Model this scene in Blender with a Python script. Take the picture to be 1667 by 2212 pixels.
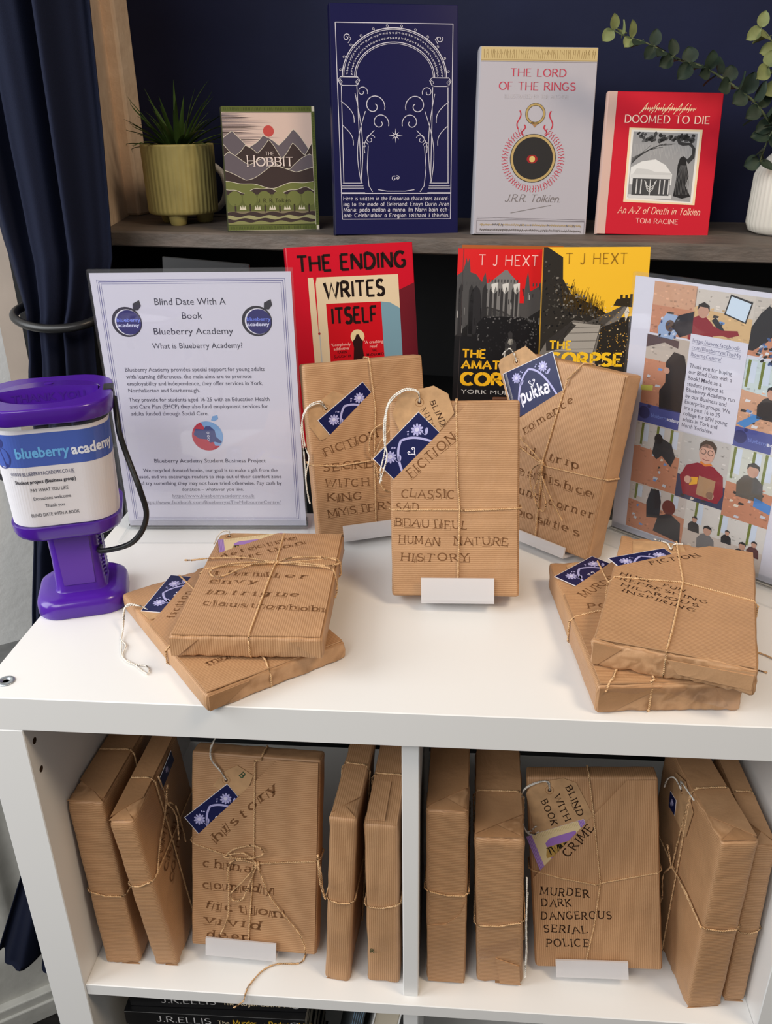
import bpy, bmesh, math, random
from math import sin, cos, pi, radians, atan2, hypot
from mathutils import Vector, Matrix, noise, geometry

for _o in list(bpy.data.objects):
    bpy.data.objects.remove(_o)
S = bpy.context.scene
COL = S.collection

# ------------------------------------------------------------------ camera
cam = bpy.data.cameras.new('camera')
cam.sensor_width = 36.0
cam.lens = 1831.5 * 36.0 / 2212.0
cam.clip_start = 0.02
camera = bpy.data.objects.new('camera', cam)
COL.objects.link(camera)
camera.location = (0.0303, -0.5719, 0.4521)
camera.rotation_euler = (1.1360, 0.0130, 0.0772)
S.camera = camera

# ------------------------------------------------------------------ exposure, world, lights
S.view_settings.view_transform = 'Standard'
S.view_settings.look = 'None'
S.view_settings.exposure = 0.0
S.view_settings.gamma = 1.0
S.view_settings.use_curve_mapping = False

W = bpy.data.worlds.new('room_daylight')
S.world = W
W.use_nodes = True
W.node_tree.nodes['Background'].inputs[0].default_value = (1.0, 0.97, 0.94, 1)
W.node_tree.nodes['Background'].inputs[1].default_value = 0.20


def area(name, loc, target, size, energy, colour, size_y=None):
    l = bpy.data.lights.new(name, 'AREA')
    l.shape = 'RECTANGLE'
    l.size = size
    l.size_y = size_y or size
    l.energy = energy
    l.color = colour
    o = bpy.data.objects.new(name, l)
    COL.objects.link(o)
    o.location = loc
    o.rotation_euler = (Vector(target) - Vector(loc)).to_track_quat('-Z', 'Y').to_euler()
    return o


area('bay_window_daylight', (-1.70, -0.35, 0.85), (-0.05, 0.25, 0.0), 1.1, 32.0, (0.95, 0.98, 1.0), 1.5)
area('shop_window_daylight', (-1.0, -2.0, 1.75), (0.05, 0.2, -0.1), 1.6, 39.0, (1.0, 0.985, 0.96), 1.2)
area('ceiling_lamp_light', (1.1, -0.5, 1.7), (0.0, 0.3, 0.1), 0.5, 18.0, (1.0, 0.78, 0.55))


# ------------------------------------------------------------------ materials
def lin(c):
    r = []
    for v in c[:3]:
        v = v / 255.0
        r.append(v / 12.92 if v <= 0.04045 else ((v + 0.055) / 1.055) ** 2.4)
    return (r[0], r[1], r[2], 1.0)


MATS = {}


def new_mat(name):
    m = bpy.data.materials.new(name)
    m.use_nodes = True
    nt = m.node_tree
    nt.nodes.clear()
    out = nt.nodes.new('ShaderNodeOutputMaterial')
    MATS[name] = m
    return m, nt, out


def N(nt, t, **kw):
    n = nt.nodes.new(t)
    for k, v in kw.items():
        if k.startswith('i_'):
            key = k[2:]
            n.inputs[int(key) if key.isdigit() else key].default_value = v
        else:
            setattr(n, k, v)
    return n


def mat(name, rgb, rough=0.6, spec=0.4, metal=0.0, var=0.0, vscale=20.0, rgb2=None, bump=0.0, bscale=80.0,
        coat=0.0, stretch=None):
    """procedural surface: a base colour, an optional second colour mixed in by noise, an optional noise bump"""
    m, nt, out = new_mat(name)
    b = N(nt, 'ShaderNodeBsdfPrincipled')
    b.inputs['Roughness'].default_value = rough
    b.inputs['Specular IOR Level'].default_value = spec
    b.inputs['Metallic'].default_value = metal
    b.inputs['Coat Weight'].default_value = coat
    b.inputs['Coat Roughness'].default_value = 0.12
    b.inputs['Base Color'].default_value = lin(rgb)
    nt.links.new(b.outputs[0], out.inputs[0])
    tc = N(nt, 'ShaderNodeTexCoord')
    vec = tc.outputs['Object']
    if stretch:
        mp = N(nt, 'ShaderNodeMapping')
        mp.inputs['Scale'].default_value = stretch
        nt.links.new(vec, mp.inputs['Vector'])
        vec = mp.outputs[0]
    if var:
        n = N(nt, 'ShaderNodeTexNoise')
        n.inputs['Scale'].default_value = vscale
        n.inputs['Detail'].default_value = 6.0
        nt.links.new(vec, n.inputs['Vector'])
        r = N(nt, 'ShaderNodeValToRGB')
        r.color_ramp.elements[0].position = 0.5 - 0.25
        r.color_ramp.elements[1].position = 0.5 + 0.25
        r.color_ramp.elements[0].color = lin(rgb)
        c2 = rgb2 or tuple(max(0, v * (1 - var)) for v in rgb)
        r.color_ramp.elements[1].color = lin(c2)
        nt.links.new(n.outputs['Fac'], r.inputs[0])
        nt.links.new(r.outputs[0], b.inputs['Base Color'])
    if bump:
        n2 = N(nt, 'ShaderNodeTexNoise')
        n2.inputs['Scale'].default_value = bscale
        n2.inputs['Detail'].default_value = 4.0
        nt.links.new(vec, n2.inputs['Vector'])
        bp = N(nt, 'ShaderNodeBump')
        bp.inputs['Strength'].default_value = bump
        bp.inputs['Distance'].default_value = 0.003
        nt.links.new(n2.outputs['Fac'], bp.inputs['Height'])
        nt.links.new(bp.outputs[0], b.inputs['Normal'])
    return m


def print_mat(name, rough, coat=0.0, spec=0.4):
    """printed surface: ink colours carried by the mesh's colour attribute"""
    m, nt, out = new_mat(name)
    b = N(nt, 'ShaderNodeBsdfPrincipled')
    b.inputs['Roughness'].default_value = rough
    b.inputs['Specular IOR Level'].default_value = spec
    b.inputs['Coat Weight'].default_value = coat
    b.inputs['Coat Roughness'].default_value = 0.15
    a = N(nt, 'ShaderNodeAttribute', attribute_name='ink')
    nt.links.new(a.outputs['Color'], b.inputs['Base Color'])
    nt.links.new(b.outputs[0], out.inputs[0])
    return m


def kraft(name, axis, a=(196, 155, 116), b=(161, 121, 84)):
    """ribbed brown wrapping paper, the ribs 2 mm apart along one axis"""
    m, nt, out = new_mat(name)
    p = N(nt, 'ShaderNodeBsdfPrincipled')
    p.inputs['Roughness'].default_value = 0.5
    p.inputs['Specular IOR Level'].default_value = 0.35
    tc = N(nt, 'ShaderNodeTexCoord')
    w = N(nt, 'ShaderNodeTexWave', wave_type='BANDS', bands_direction=axis)
    w.inputs['Scale'].default_value = 150.0
    w.inputs['Distortion'].default_value = 0.9
    w.inputs['Detail'].default_value = 1.0
    w.inputs['Detail Scale'].default_value = 0.35
    nt.links.new(tc.outputs['Object'], w.inputs['Vector'])
    n = N(nt, 'ShaderNodeTexNoise')
    n.inputs['Scale'].default_value = 24.0
    n.inputs['Detail'].default_value = 8.0
    nt.links.new(tc.outputs['Object'], n.inputs['Vector'])
    f = N(nt, 'ShaderNodeTexNoise')
    f.inputs['Scale'].default_value = 700.0
    nt.links.new(tc.outputs['Object'], f.inputs['Vector'])
    mx = N(nt, 'ShaderNodeMix', data_type='RGBA')
    mx.inputs[6].default_value = lin(a)
    mx.inputs[7].default_value = lin(b)
    mr = N(nt, 'ShaderNodeMath', operation='MULTIPLY')
    mr.inputs[1].default_value = 0.75
    nt.links.new(w.outputs['Fac'], mr.inputs[0])
    nt.links.new(mr.outputs[0], mx.inputs[0])
    mx2 = N(nt, 'ShaderNodeMix', data_type='RGBA', blend_type='MULTIPLY')
    mx2.inputs[0].default_value = 0.55
    rp = N(nt, 'ShaderNodeValToRGB')
    rp.color_ramp.elements[0].position = 0.3
    rp.color_ramp.elements[1].position = 0.7
    rp.color_ramp.elements[0].color = (0.72, 0.68, 0.64, 1)
    rp.color_ramp.elements[1].color = (1.12, 1.08, 1.05, 1)
    ad = N(nt, 'ShaderNodeMath', operation='MULTIPLY_ADD')
    ad.inputs[1].default_value = 0.3
    nt.links.new(f.outputs['Fac'], ad.inputs[0])
    sc = N(nt, 'ShaderNodeMath', operation='MULTIPLY')
    sc.inputs[1].default_value = 0.7
    nt.links.new(n.outputs['Fac'], sc.inputs[0])
    nt.links.new(sc.outputs[0], ad.inputs[2])
    nt.links.new(ad.outputs[0], rp.inputs[0])
    nt.links.new(mx.outputs[2], mx2.inputs[6])
    nt.links.new(rp.outputs[0], mx2.inputs[7])
    nt.links.new(mx2.outputs[2], p.inputs['Base Color'])
    n3 = N(nt, 'ShaderNodeTexNoise')
    n3.inputs['Scale'].default_value = 34.0
    n3.inputs['Detail'].default_value = 5.0
    n3.inputs['Distortion'].default_value = 0.6
    nt.links.new(tc.outputs['Object'], n3.inputs['Vector'])
    hs = N(nt, 'ShaderNodeMath', operation='MULTIPLY_ADD')
    hs.inputs[1].default_value = 0.05
    nt.links.new(w.outputs['Fac'], hs.inputs[0])
    nt.links.new(n3.outputs['Fac'], hs.inputs[2])
    bp = N(nt, 'ShaderNodeBump')
    bp.inputs['Strength'].default_value = 0.38
    bp.inputs['Distance'].default_value = 0.004
    nt.links.new(hs.outputs[0], bp.inputs['Height'])
    nt.links.new(bp.outputs[0], p.inputs['Normal'])
    nt.links.new(p.outputs[0], out.inputs[0])
    return m


def clear_mat(name, tint, opacity, rough, gloss=0.10, body=(225, 225, 228)):
    """clear or frosted plastic: see-through, with a little body colour and a surface reflection"""
    m, nt, out = new_mat(name)
    t = N(nt, 'ShaderNodeBsdfTransparent')
    t.inputs[0].default_value = tint
    d = N(nt, 'ShaderNodeBsdfPrincipled')
    d.inputs['Base Color'].default_value = lin(body)
    d.inputs['Roughness'].default_value = 0.35
    g = N(nt, 'ShaderNodeBsdfGlossy')
    g.inputs['Roughness'].default_value = rough
    m1 = N(nt, 'ShaderNodeMixShader')
    m1.inputs[0].default_value = opacity
    nt.links.new(t.outputs[0], m1.inputs[1])
    nt.links.new(d.outputs[0], m1.inputs[2])
    fr = N(nt, 'ShaderNodeLayerWeight')
    fr.inputs['Blend'].default_value = 0.15
    ml = N(nt, 'ShaderNodeMath', operation='MULTIPLY_ADD')
    ml.inputs[1].default_value = 0.0
    ml.inputs[2].default_value = gloss
    nt.links.new(fr.outputs['Fresnel'], ml.inputs[0])
    m2 = N(nt, 'ShaderNodeMixShader')
    nt.links.new(ml.outputs[0], m2.inputs[0])
    nt.links.new(m1.outputs[0], m2.inputs[1])
    nt.links.new(g.outputs[0], m2.inputs[2])
    nt.links.new(m2.outputs[0], out.inputs[0])
    return m


white_board = mat('white_laminate', (234, 234, 233), 0.32, 0.4, var=0.01, vscale=3)
wall_white = mat('white_plaster', (226, 226, 224), 0.75, 0.2, var=0.05, vscale=9, bump=0.3, bscale=60)
cream_paint = mat('cream_gloss_paint', (236, 214, 190), 0.5, 0.3, var=0.10, vscale=22, rgb2=(216, 190, 164), bump=0.5, bscale=70)
panel_paint = mat('grey_white_panel_paint', (206, 204, 196), 0.6, 0.3, var=0.12, vscale=14, bump=0.3, bscale=50)
grey_paint = mat('grey_sill_paint', (118, 118, 116), 0.6, 0.3, var=0.25, vscale=30, rgb2=(94, 94, 93))
navy_wall = mat('navy_wall_paint', (27, 32, 60), 0.6, 0.12, var=0.25, vscale=5, rgb2=(22, 26, 48), bump=0.25, bscale=26)
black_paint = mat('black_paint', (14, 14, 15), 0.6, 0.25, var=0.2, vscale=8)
shelf_paint = mat('dark_grey_shelf_paint', (88, 82, 77), 0.6, 0.3, var=0.35, vscale=17, rgb2=(112, 100, 92), bump=0.6, bscale=45, stretch=(1, 3, 3))
floor_dark = mat('black_floorboard', (38, 35, 33), 0.5, 0.3, var=0.5, vscale=12, rgb2=(20, 18, 17), stretch=(1, 8, 1))
curtain_cloth = mat('navy_curtain_cloth', (24, 29, 49), 0.85, 0.15, var=0.12, vscale=700, bump=0.15, bscale=900)
black_rubber = mat('black_rubber', (22, 22, 23), 0.4, 0.4)
black_metal = mat('black_painted_metal', (30, 30, 31), 0.35, 0.5)
steel = mat('zinc_screw', (176, 184, 190), 0.35, 0.5, metal=0.8)
hole_dark = mat('drilled_hole', (58, 42, 30), 0.9, 0.1)
purple = mat('purple_plastic', (76, 30, 152), 0.22, 0.5, coat=0.1)
purple_trans = mat('purple_frosted_plastic', (92, 50, 160), 0.42, 0.4)
clear = clear_mat('clear_acrylic', (0.985, 0.99, 0.995, 1), 0.015, 0.03, 0.035)
frost = clear_mat('milky_acrylic', (0.95, 0.95, 0.96, 1), 0.62, 0.12, 0.03, (238, 236, 238))
film = clear_mat('clear_sticky_tape', (1.0, 0.99, 0.98, 1), 0.012, 0.16, 0.035)
kx = kraft('kraft_paper_ribs_across', 'X')
kz = kraft('kraft_paper_ribs_along', 'Z')
pier_shaded = mat('shaded_cream_paint', (158, 144, 132), 0.6, 0.25, var=0.1, vscale=12)  # cream pier turned from the window; its shade is mixed into this taupe
card = mat('buff_card', (204, 163, 120), 0.7, 0.2, var=0.16, vscale=90, bump=0.1, bscale=300)
jute = mat('jute_twine', (232, 194, 150), 0.8, 0.1, var=0.3, vscale=400, rgb2=(206, 164, 118))
cotton = mat('white_cotton_string', (246, 240, 230), 0.85, 0.1, var=0.08, vscale=600)
ink_matt = print_mat('printed_matt', 0.6, 0.0, 0.2)
ink_gloss = print_mat('printed_gloss', 0.28, 0.06, 0.2)
ink_flat = print_mat('rubber_stamp_ink', 0.8, 0.0, 0.1)
pages = mat('book_pages', (222, 211, 190), 0.8, 0.2, var=0.12, vscale=3, stretch=(1, 220, 1))
black_cover = mat('black_book_cover', (20, 20, 22), 0.35, 0.4)
wood = mat('easel_wood', (112, 66, 40), 0.5, 0.4, var=0.3, vscale=30, stretch=(1, 1, 6))
pot_glaze = mat('olive_cream_glaze', (182, 168, 104), 0.5, 0.4, var=0.12, vscale=30)
soil = mat('dark_soil', (40, 32, 24), 0.9, 0.1, bump=0.8, bscale=200)
mug_white = mat('white_glaze', (206, 204, 200), 0.25, 0.5)
vase_white = mat('cream_white_ceramic', (224, 218, 206), 0.45, 0.4, var=0.04, vscale=14)
blade = mat('spiky_leaf_green', (52, 78, 34), 0.5, 0.4, var=0.4, vscale=30, rgb2=(78, 104, 46))
leaf_dark = mat('eucalyptus_leaf', (50, 64, 50), 0.6, 0.25, var=0.3, vscale=60, rgb2=(34, 46, 38))
leaf_young = mat('young_eucalyptus_leaf', (132, 142, 92), 0.6, 0.3, var=0.2, vscale=60)
twig = mat('eucalyptus_twig', (92, 100, 72), 0.7, 0.2)


# ------------------------------------------------------------------ mesh building
class MB:
    """collects polygons of several materials and builds them as one mesh object"""

    def __init__(self):
        self.v, self.f, self.m, self.c, self.s, self.mats = [], [], [], [], [], []

    def mi(self, m):
        if m not in self.mats:
            self.mats.append(m)
        return self.mats.index(m)

    def add(self, verts, faces, m, col=None, smooth=False):
        o = len(self.v)
        k = self.mi(m)
        self.v += [tuple(p) for p in verts]
        for f in faces:
            self.f.append([o + i for i in f])
            self.m.append(k)
            self.c.append(col or (1, 1, 1, 1))
            self.s.append(smooth)
        return self

    def box(self, c, s, m, rot=None, col=None):
        M = Matrix.Translation(c) @ (rot or Matrix())
        vs = [M @ Vector((x * s[0] / 2, y * s[1] / 2, z * s[2] / 2)) for x in (-1, 1) for y in (-1, 1) for z in (-1, 1)]
        return self.add(vs, [(0, 1, 3, 2), (4, 6, 7, 5), (0, 4, 5, 1), (2, 3, 7, 6), (0, 2, 6, 4), (1, 5, 7, 3)], m, col)

    def bbox(self, lo, hi, m, bev=0.0, seg=2, rot=None, col=None):
        """a box from corner to corner with rounded edges"""
        bm = bmesh.new()
        bmesh.ops.create_cube(bm, size=1.0)
        for v in bm.verts:
            v.co = Vector([(lo[i] + hi[i]) / 2 + v.co[i] * (hi[i] - lo[i]) for i in range(3)])
        if bev:
            bmesh.ops.bevel(bm, geom=list(bm.edges), offset=bev, segments=seg, affect='EDGES', profile=0.5)
        bm.verts.index_update()
        vs = [(rot @ v.co if rot else v.co.copy()) for v in bm.verts]
        fs = [[v.index for v in f.verts] for f in bm.faces]
        bm.free()
        return self.add(vs, fs, m, col)

    def prism(self, pts, pt, k0, k1, m, col=None):
        """a flat shape with thickness: outline pts in a face frame pt(u,v,k), from height k0 to k1"""
        n = len(pts)
        h0 = k0 if callable(k0) else (lambda u, v: k0)
        h1 = k1 if callable(k1) else (lambda u, v: k1)
        vs = [pt(u, v, h0(u, v)) for u, v in pts] + [pt(u, v, h1(u, v)) for u, v in pts]
        fs = [tuple(range(n, 2 * n)), tuple(reversed(range(n)))] + [(i, (i + 1) % n, n + (i + 1) % n, n + i) for i in range(n)]
        return self.add(vs, fs, m, col)

    def loft(self, rings, m, cap=(True, True), smooth=True, closed=True):
        n = len(rings[0])
        vs = [p for r in rings for p in r]
        fs = []
        for i in range(len(rings) - 1):
            for j in range(n if closed else n - 1):
                a, b = i * n + j, i * n + (j + 1) % n
                fs.append((a, b, b + n, a + n))
        self.add(vs, fs, m, None, smooth)
        if cap[0]:
            self.add(rings[0], [tuple(reversed(range(n)))], m)
        if cap[1]:
            self.add(rings[-1], [tuple(range(n))], m)
        return self

    def tube(self, pts, r, m, sides=7, twist=0.0, flat=1.0, taper=None, cap=True):
        """a round (or two-strand twisted) cord along a list of points"""
        P = [Vector(p) for p in pts]
        if len(P) < 2:
            return self
        rings = []
        up = Vector((0.13, 0.27, 0.95))
        acc = 0.0
        nrm = None
        for i, p in enumerate(P):
            t = (P[min(i + 1, len(P) - 1)] - P[max(i - 1, 0)])
            if t.length < 1e-9:
                t = Vector((0, 0, 1))
            t.normalize()
            if nrm is None:
                nrm = t.cross(up)
                if nrm.length < 1e-4:
                    nrm = t.cross(Vector((1, 0, 0)))
            nrm = (nrm - t * nrm.dot(t)).normalized()
            b = t.cross(nrm)
            if i:
                acc += (p - P[i - 1]).length
            a0 = acc * twist
            rr = r * (taper(i / (len(P) - 1)) if taper else 1.0)
            ring = []
            for k in range(sides):
                a = 2 * pi * k / sides
                x, y = cos(a), sin(a) * flat
                ring.append(p + nrm * (rr * (x * cos(a0) - y * sin(a0))) + b * (rr * (x * sin(a0) + y * cos(a0))))
            rings.append(ring)
        return self.loft(rings, m, (cap, cap))

    def lathe(self, prof, m, n=48, centre=(0, 0, 0), rad=None, cap=(True, True)):
        rings = []
        for (r, z) in prof:
            ring = []
            for k in range(n):
                a = 2 * pi * k / n
                q = r * (rad(a, z) if rad else 1.0)
                ring.append((centre[0] + q * cos(a), centre[1] + q * sin(a), centre[2] + z))
            rings.append(ring)
        return self.loft(rings, m, cap)

    def build(self, name, parent=None, loc=None, subs=0):
        me = bpy.data.meshes.new(name)
        me.from_pydata(self.v, [], self.f)
        for m in self.mats:
            me.materials.append(m)
        me.polygons.foreach_set('material_index', self.m)
        me.polygons.foreach_set('use_smooth', self.s)
        if any(c != (1, 1, 1, 1) for c in self.c):
            ca = me.color_attributes.new('ink', 'FLOAT_COLOR', 'CORNER')
            flat = []
            for f, c in zip(self.f, self.c):
                flat += list(c) * len(f)
            ca.data.foreach_set('color', flat)
        me.update()
        o = bpy.data.objects.new(name, me)
        COL.objects.link(o)
        if parent:
            o.parent = parent
        if loc:
            o.location = loc
        if subs:
            md = o.modifiers.new('smooth', 'SUBSURF')
            md.levels = md.render_levels = subs
        return o


def tag(o, label, cat, group=None):
    o['label'] = label
    o['category'] = cat
    if group:
        o['group'] = group
    return o


def thing(name, label, cat, M=None, group=None):
    o = bpy.data.objects.new(name, None)
    o.empty_display_size = 0.02
    COL.objects.link(o)
    if M is not None:
        o.matrix_world = M
    return tag(o, label, cat, group)


def structure(o):
    o['kind'] = 'structure'
    return o


def pose(x, y, z, yaw=0, lean=0, roll=0):
    return (Matrix.Translation((x, y, z)) @ Matrix.Rotation(radians(yaw), 4, 'Z')
            @ Matrix.Rotation(radians(-lean), 4, 'X') @ Matrix.Rotation(radians(roll), 4, 'Y'))


def smooth_path(pts, step=0.0015, closed=False):
    """Catmull-Rom through the points, sampled evenly enough for a cord"""
    P = [Vector(p) for p in pts]
    n = len(P)
    out = []
    rng = n if closed else n - 1
    for i in range(rng):
        g = (lambda k: P[k % n]) if closed else (lambda k: P[max(0, min(n - 1, k))])
        a, b, c, d = g(i - 1), g(i), g(i + 1), g(i + 2)
        k = max(2, int((c - b).length / step))
        for j in range(k):
            t = j / k
            out.append(0.5 * ((2 * b) + (c - a) * t + (2 * a - 5 * b + 4 * c - d) * t * t + (3 * b - a - 3 * c + d) * t ** 3))
    out.append(P[0].copy() if closed else P[-1])
    return out
# ------------------------------------------------------------------ lettering and print
def arc(cx, cy, rx, ry, a0, a1, n=9):
    return [(cx + rx * cos(radians(a0 + (a1 - a0) * i / n)), cy + ry * sin(radians(a0 + (a1 - a0) * i / n))) for i in range(n + 1)]


X = 0.66
GLYPH = {   # advance width, strokes on a grid where a capital is one unit high
    'A': (.80, [[(0, 0), (.4, 1), (.8, 0)], [(.15, .36), (.65, .36)]]),
    'B': (.66, [[(.06, 0), (.06, 1)], [(.06, 1), (.32, 1)] + arc(.34, .76, .24, .24, 90, -90) + [(.06, .52)], [(.06, .52), (.36, .52)] + arc(.36, .26, .28, .26, 90, -90) + [(.06, 0)]]),
    'C': (.76, [arc(.42, .5, .40, .5, 48, 312, 16)]),
    'D': (.78, [[(.06, 0), (.06, 1)], [(.06, 1), (.3, 1)] + arc(.3, .5, .44, .5, 90, -90, 12) + [(.06, 0)]]),
    'E': (.62, [[(.06, 0), (.06, 1)], [(.06, 1), (.58, 1)], [(.06, .52), (.48, .52)], [(.06, 0), (.6, 0)]]),
    'F': (.58, [[(.06, 0), (.06, 1)], [(.06, 1), (.56, 1)], [(.06, .5), (.46, .5)]]),
    'G': (.82, [arc(.42, .5, .40, .5, 48, 320, 16) + [(.74, .44)], [(.5, .44), (.78, .44)]]),
    'H': (.80, [[(.06, 0), (.06, 1)], [(.74, 0), (.74, 1)], [(.06, .52), (.74, .52)]]),
    'I': (.16, [[(.08, 0), (.08, 1)]]),
    'J': (.50, [[(.40, 1), (.40, .25)] + arc(.21, .22, .19, .22, 0, -160, 8)]),
    'K': (.72, [[(.06, 0), (.06, 1)], [(.64, 1), (.08, .45)], [(.24, .58), (.7, 0)]]),
    'L': (.58, [[(.06, 1), (.06, 0)], [(.06, 0), (.56, 0)]]),
    'M': (.96, [[(.06, 0), (.10, 1)], [(.10, 1), (.48, .12), (.86, 1)], [(.86, 1), (.90, 0)]]),
    'N': (.82, [[(.06, 0), (.06, 1)], [(.06, 1), (.76, 0)], [(.76, 0), (.76, 1)]]),
    'O': (.86, [arc(.43, .5, .41, .5, 90, 450, 22)]),
    'P': (.62, [[(.06, 0), (.06, 1)], [(.06, 1), (.32, 1)] + arc(.32, .74, .27, .26, 90, -90) + [(.06, .48)]]),
    'Q': (.86, [arc(.43, .5, .41, .5, 90, 450, 22), [(.5, .25), (.85, -.12)]]),
    'R': (.70, [[(.06, 0), (.06, 1)], [(.06, 1), (.32, 1)] + arc(.32, .75, .26, .25, 90, -90) + [(.06, .5)], [(.3, .5), (.68, 0)]]),
    'S': (.60, [arc(.31, .76, .25, .24, 35, 270, 10) + arc(.30, .26, .27, .26, 90, -150, 12)[1:]]),
    'T': (.70, [[(.35, 0), (.35, 1)], [(0, 1), (.7, 1)]]),
    'U': (.78, [[(.06, 1), (.06, .34)] + arc(.39, .34, .33, .34, 180, 360, 10) + [(.72, 1)]]),
    'V': (.78, [[(0, 1), (.39, 0), (.78, 1)]]),
    'W': (1.1, [[(0, 1), (.28, 0), (.55, .9), (.82, 0), (1.1, 1)]]),
    'X': (.74, [[(.02, 0), (.72, 1)], [(.02, 1), (.72, 0)]]),
    'Y': (.72, [[(0, 1), (.36, .46), (.72, 1)], [(.36, .46), (.36, 0)]]),
    'Z': (.66, [[(.04, 1), (.62, 1), (.04, 0), (.64, 0)]]),
    'a': (.54, [arc(.24, X - .17, .19, .17, 150, 0, 7) + [(.43, 0)], [(.43, .38)] + arc(.22, .2, .2, .2, 70, 330, 10)]),
    'b': (.56, [[(.07, 1), (.07, 0)], arc(.29, .33, .22, .33, 180, -180, 14)]),
    'c': (.50, [arc(.27, .33, .22, .33, 48, 312, 12)]),
    'd': (.56, [[(.49, 1), (.49, 0)], arc(.27, .33, .22, .33, 0, 360, 14)]),
    'e': (.52, [[(.06, .35), (.47, .35)] + arc(.27, .35, .21, .32, 0, 305, 14)]),
    'f': (.36, [arc(.28, .84, .13, .16, 50, 180, 6) + [(.15, 0)], [(.02, X), (.32, X)]]),
    'g': (.56, [arc(.27, .36, .21, .30, 0, 360, 14), [(.48, X), (.48, -.12)] + arc(.27, -.12, .21, .2, 0, -150, 8)]),
    'h': (.56, [[(.07, 1), (.07, 0)], [(.07, .40)] + arc(.28, .42, .2, .24, 165, 0, 8) + [(.48, 0)]]),
    'i': (.18, [[(.09, X), (.09, 0)], [(.09, .86), (.09, .94)]]),
    'j': (.24, [[(.16, X), (.16, -.14)] + arc(.03, -.14, .13, .16, 0, -120, 5), [(.16, .86), (.16, .94)]]),
    'k': (.52, [[(.07, 1), (.07, 0)], [(.45, X), (.1, .28)], [(.2, .36), (.5, 0)]]),
    'l': (.18, [[(.09, 1), (.09, 0)]]),
    'm': (.82, [[(.07, X), (.07, 0)], [(.07, .42)] + arc(.24, .44, .17, .22, 165, 0, 7) + [(.41, 0)], [(.41, .42)] + arc(.58, .44, .17, .22, 165, 0, 7) + [(.75, 0)]]),
    'n': (.56, [[(.07, X), (.07, 0)], [(.07, .40)] + arc(.28, .42, .2, .24, 165, 0, 8) + [(.48, 0)]]),
    'o': (.56, [arc(.28, .33, .23, .33, 90, 450, 16)]),
    'p': (.56, [[(.07, X), (.07, -.32)], arc(.29, .33, .22, .33, 180, -180, 14)]),
    'q': (.56, [[(.49, X), (.49, -.32)], arc(.27, .33, .22, .33, 0, 360, 14)]),
    'r': (.40, [[(.07, X), (.07, 0)], [(.07, .38)] + arc(.26, .42, .18, .23, 165, 55, 6)]),
    's': (.46, [arc(.24, X - .16, .17, .16, 40, 270, 8) + arc(.23, .17, .19, .17, 90, -150, 9)[1:]]),
    't': (.36, [[(.16, .9), (.16, .14)] + arc(.27, .14, .11, .14, 180, 300, 5), [(.02, X), (.32, X)]]),
    'u': (.56, [[(.07, X), (.07, .24)] + arc(.27, .24, .2, .24, 180, 345, 8), [(.48, X), (.48, 0)]]),
    'v': (.50, [[(.02, X), (.25, 0), (.48, X)]]),
    'w': (.74, [[(.02, X), (.2, 0), (.37, X - .06), (.54, 0), (.72, X)]]),
    'x': (.50, [[(.03, 0), (.47, X)], [(.03, X), (.47, 0)]]),
    'y': (.50, [[(.02, X), (.25, .02)], [(.48, X), (.2, -.2), (.06, -.3)]]),
    'z': (.48, [[(.04, X), (.44, X), (.04, 0), (.45, 0)]]),
    '.': (.16, [[(.08, 0), (.08, .08)]]), ',': (.16, [[(.1, .06), (.05, -.14)]]), ':': (.16, [[(.08, 0), (.08, .08)], [(.08, .5), (.08, .58)]]),
    '-': (.36, [[(.04, .36), (.32, .36)]]), "'": (.12, [[(.06, 1), (.04, .78)]]), '&': (.7, [arc(.3, .76, .2, .22, -30, 270, 10) + arc(.3, .26, .28, .27, 100, 350, 10)]),
    ' ': (.36, []),
}


def strip(pts, wid, closed=False):
    """a ribbon of width wid(direction) along a 2-D polyline: vertices and quads"""
    n = len(pts)
    vs, fs = [], []
    for i in range(n):
        a = pts[(i - 1) % n if closed else max(0, i - 1)]
        b = pts[(i + 1) % n if closed else min(n - 1, i + 1)]
        dx, dy = b[0] - a[0], b[1] - a[1]
        L = hypot(dx, dy) or 1e-9
        dx, dy = dx / L, dy / L
        k = 1.0
        if 0 < i < n - 1 or closed:
            c, p = pts[(i + 1) % n], pts[i]
            ex, ey = c[0] - p[0], c[1] - p[1]
            l2 = hypot(ex, ey) or 1e-9
            k = min(1.6, 1.0 / max(0.3, abs((ex * dx + ey * dy) / l2)))
        h = wid(dx, dy) * 0.5 * k
        vs += [(pts[i][0] - dy * h, pts[i][1] + dx * h), (pts[i][0] + dy * h, pts[i][1] - dx * h)]
    for i in range(n if closed else n - 1):
        j = (i + 1) % n
        fs.append((2 * i, 2 * i + 1, 2 * j + 1, 2 * j))
    return vs, fs


_font_cache = {}


def font_mesh(s, bold):
    key = (s, bold)
    if key not in _font_cache:
        cu = bpy.data.curves.new('lettering', 'FONT')
        cu.body = s
        cu.resolution_u = 2
        cu.offset = bold
        ob = bpy.data.objects.new('lettering', cu)
        COL.objects.link(ob)
        dg = bpy.context.evaluated_depsgraph_get()
        me = bpy.data.meshes.new_from_object(ob.evaluated_get(dg))
        vs = [(v.co.x, v.co.y) for v in me.vertices]
        fs = [tuple(p.vertices) for p in me.polygons]
        bpy.data.objects.remove(ob)
        bpy.data.curves.remove(cu)
        bpy.data.meshes.remove(me)
        _font_cache[key] = (vs, fs)
    return _font_cache[key]


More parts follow.
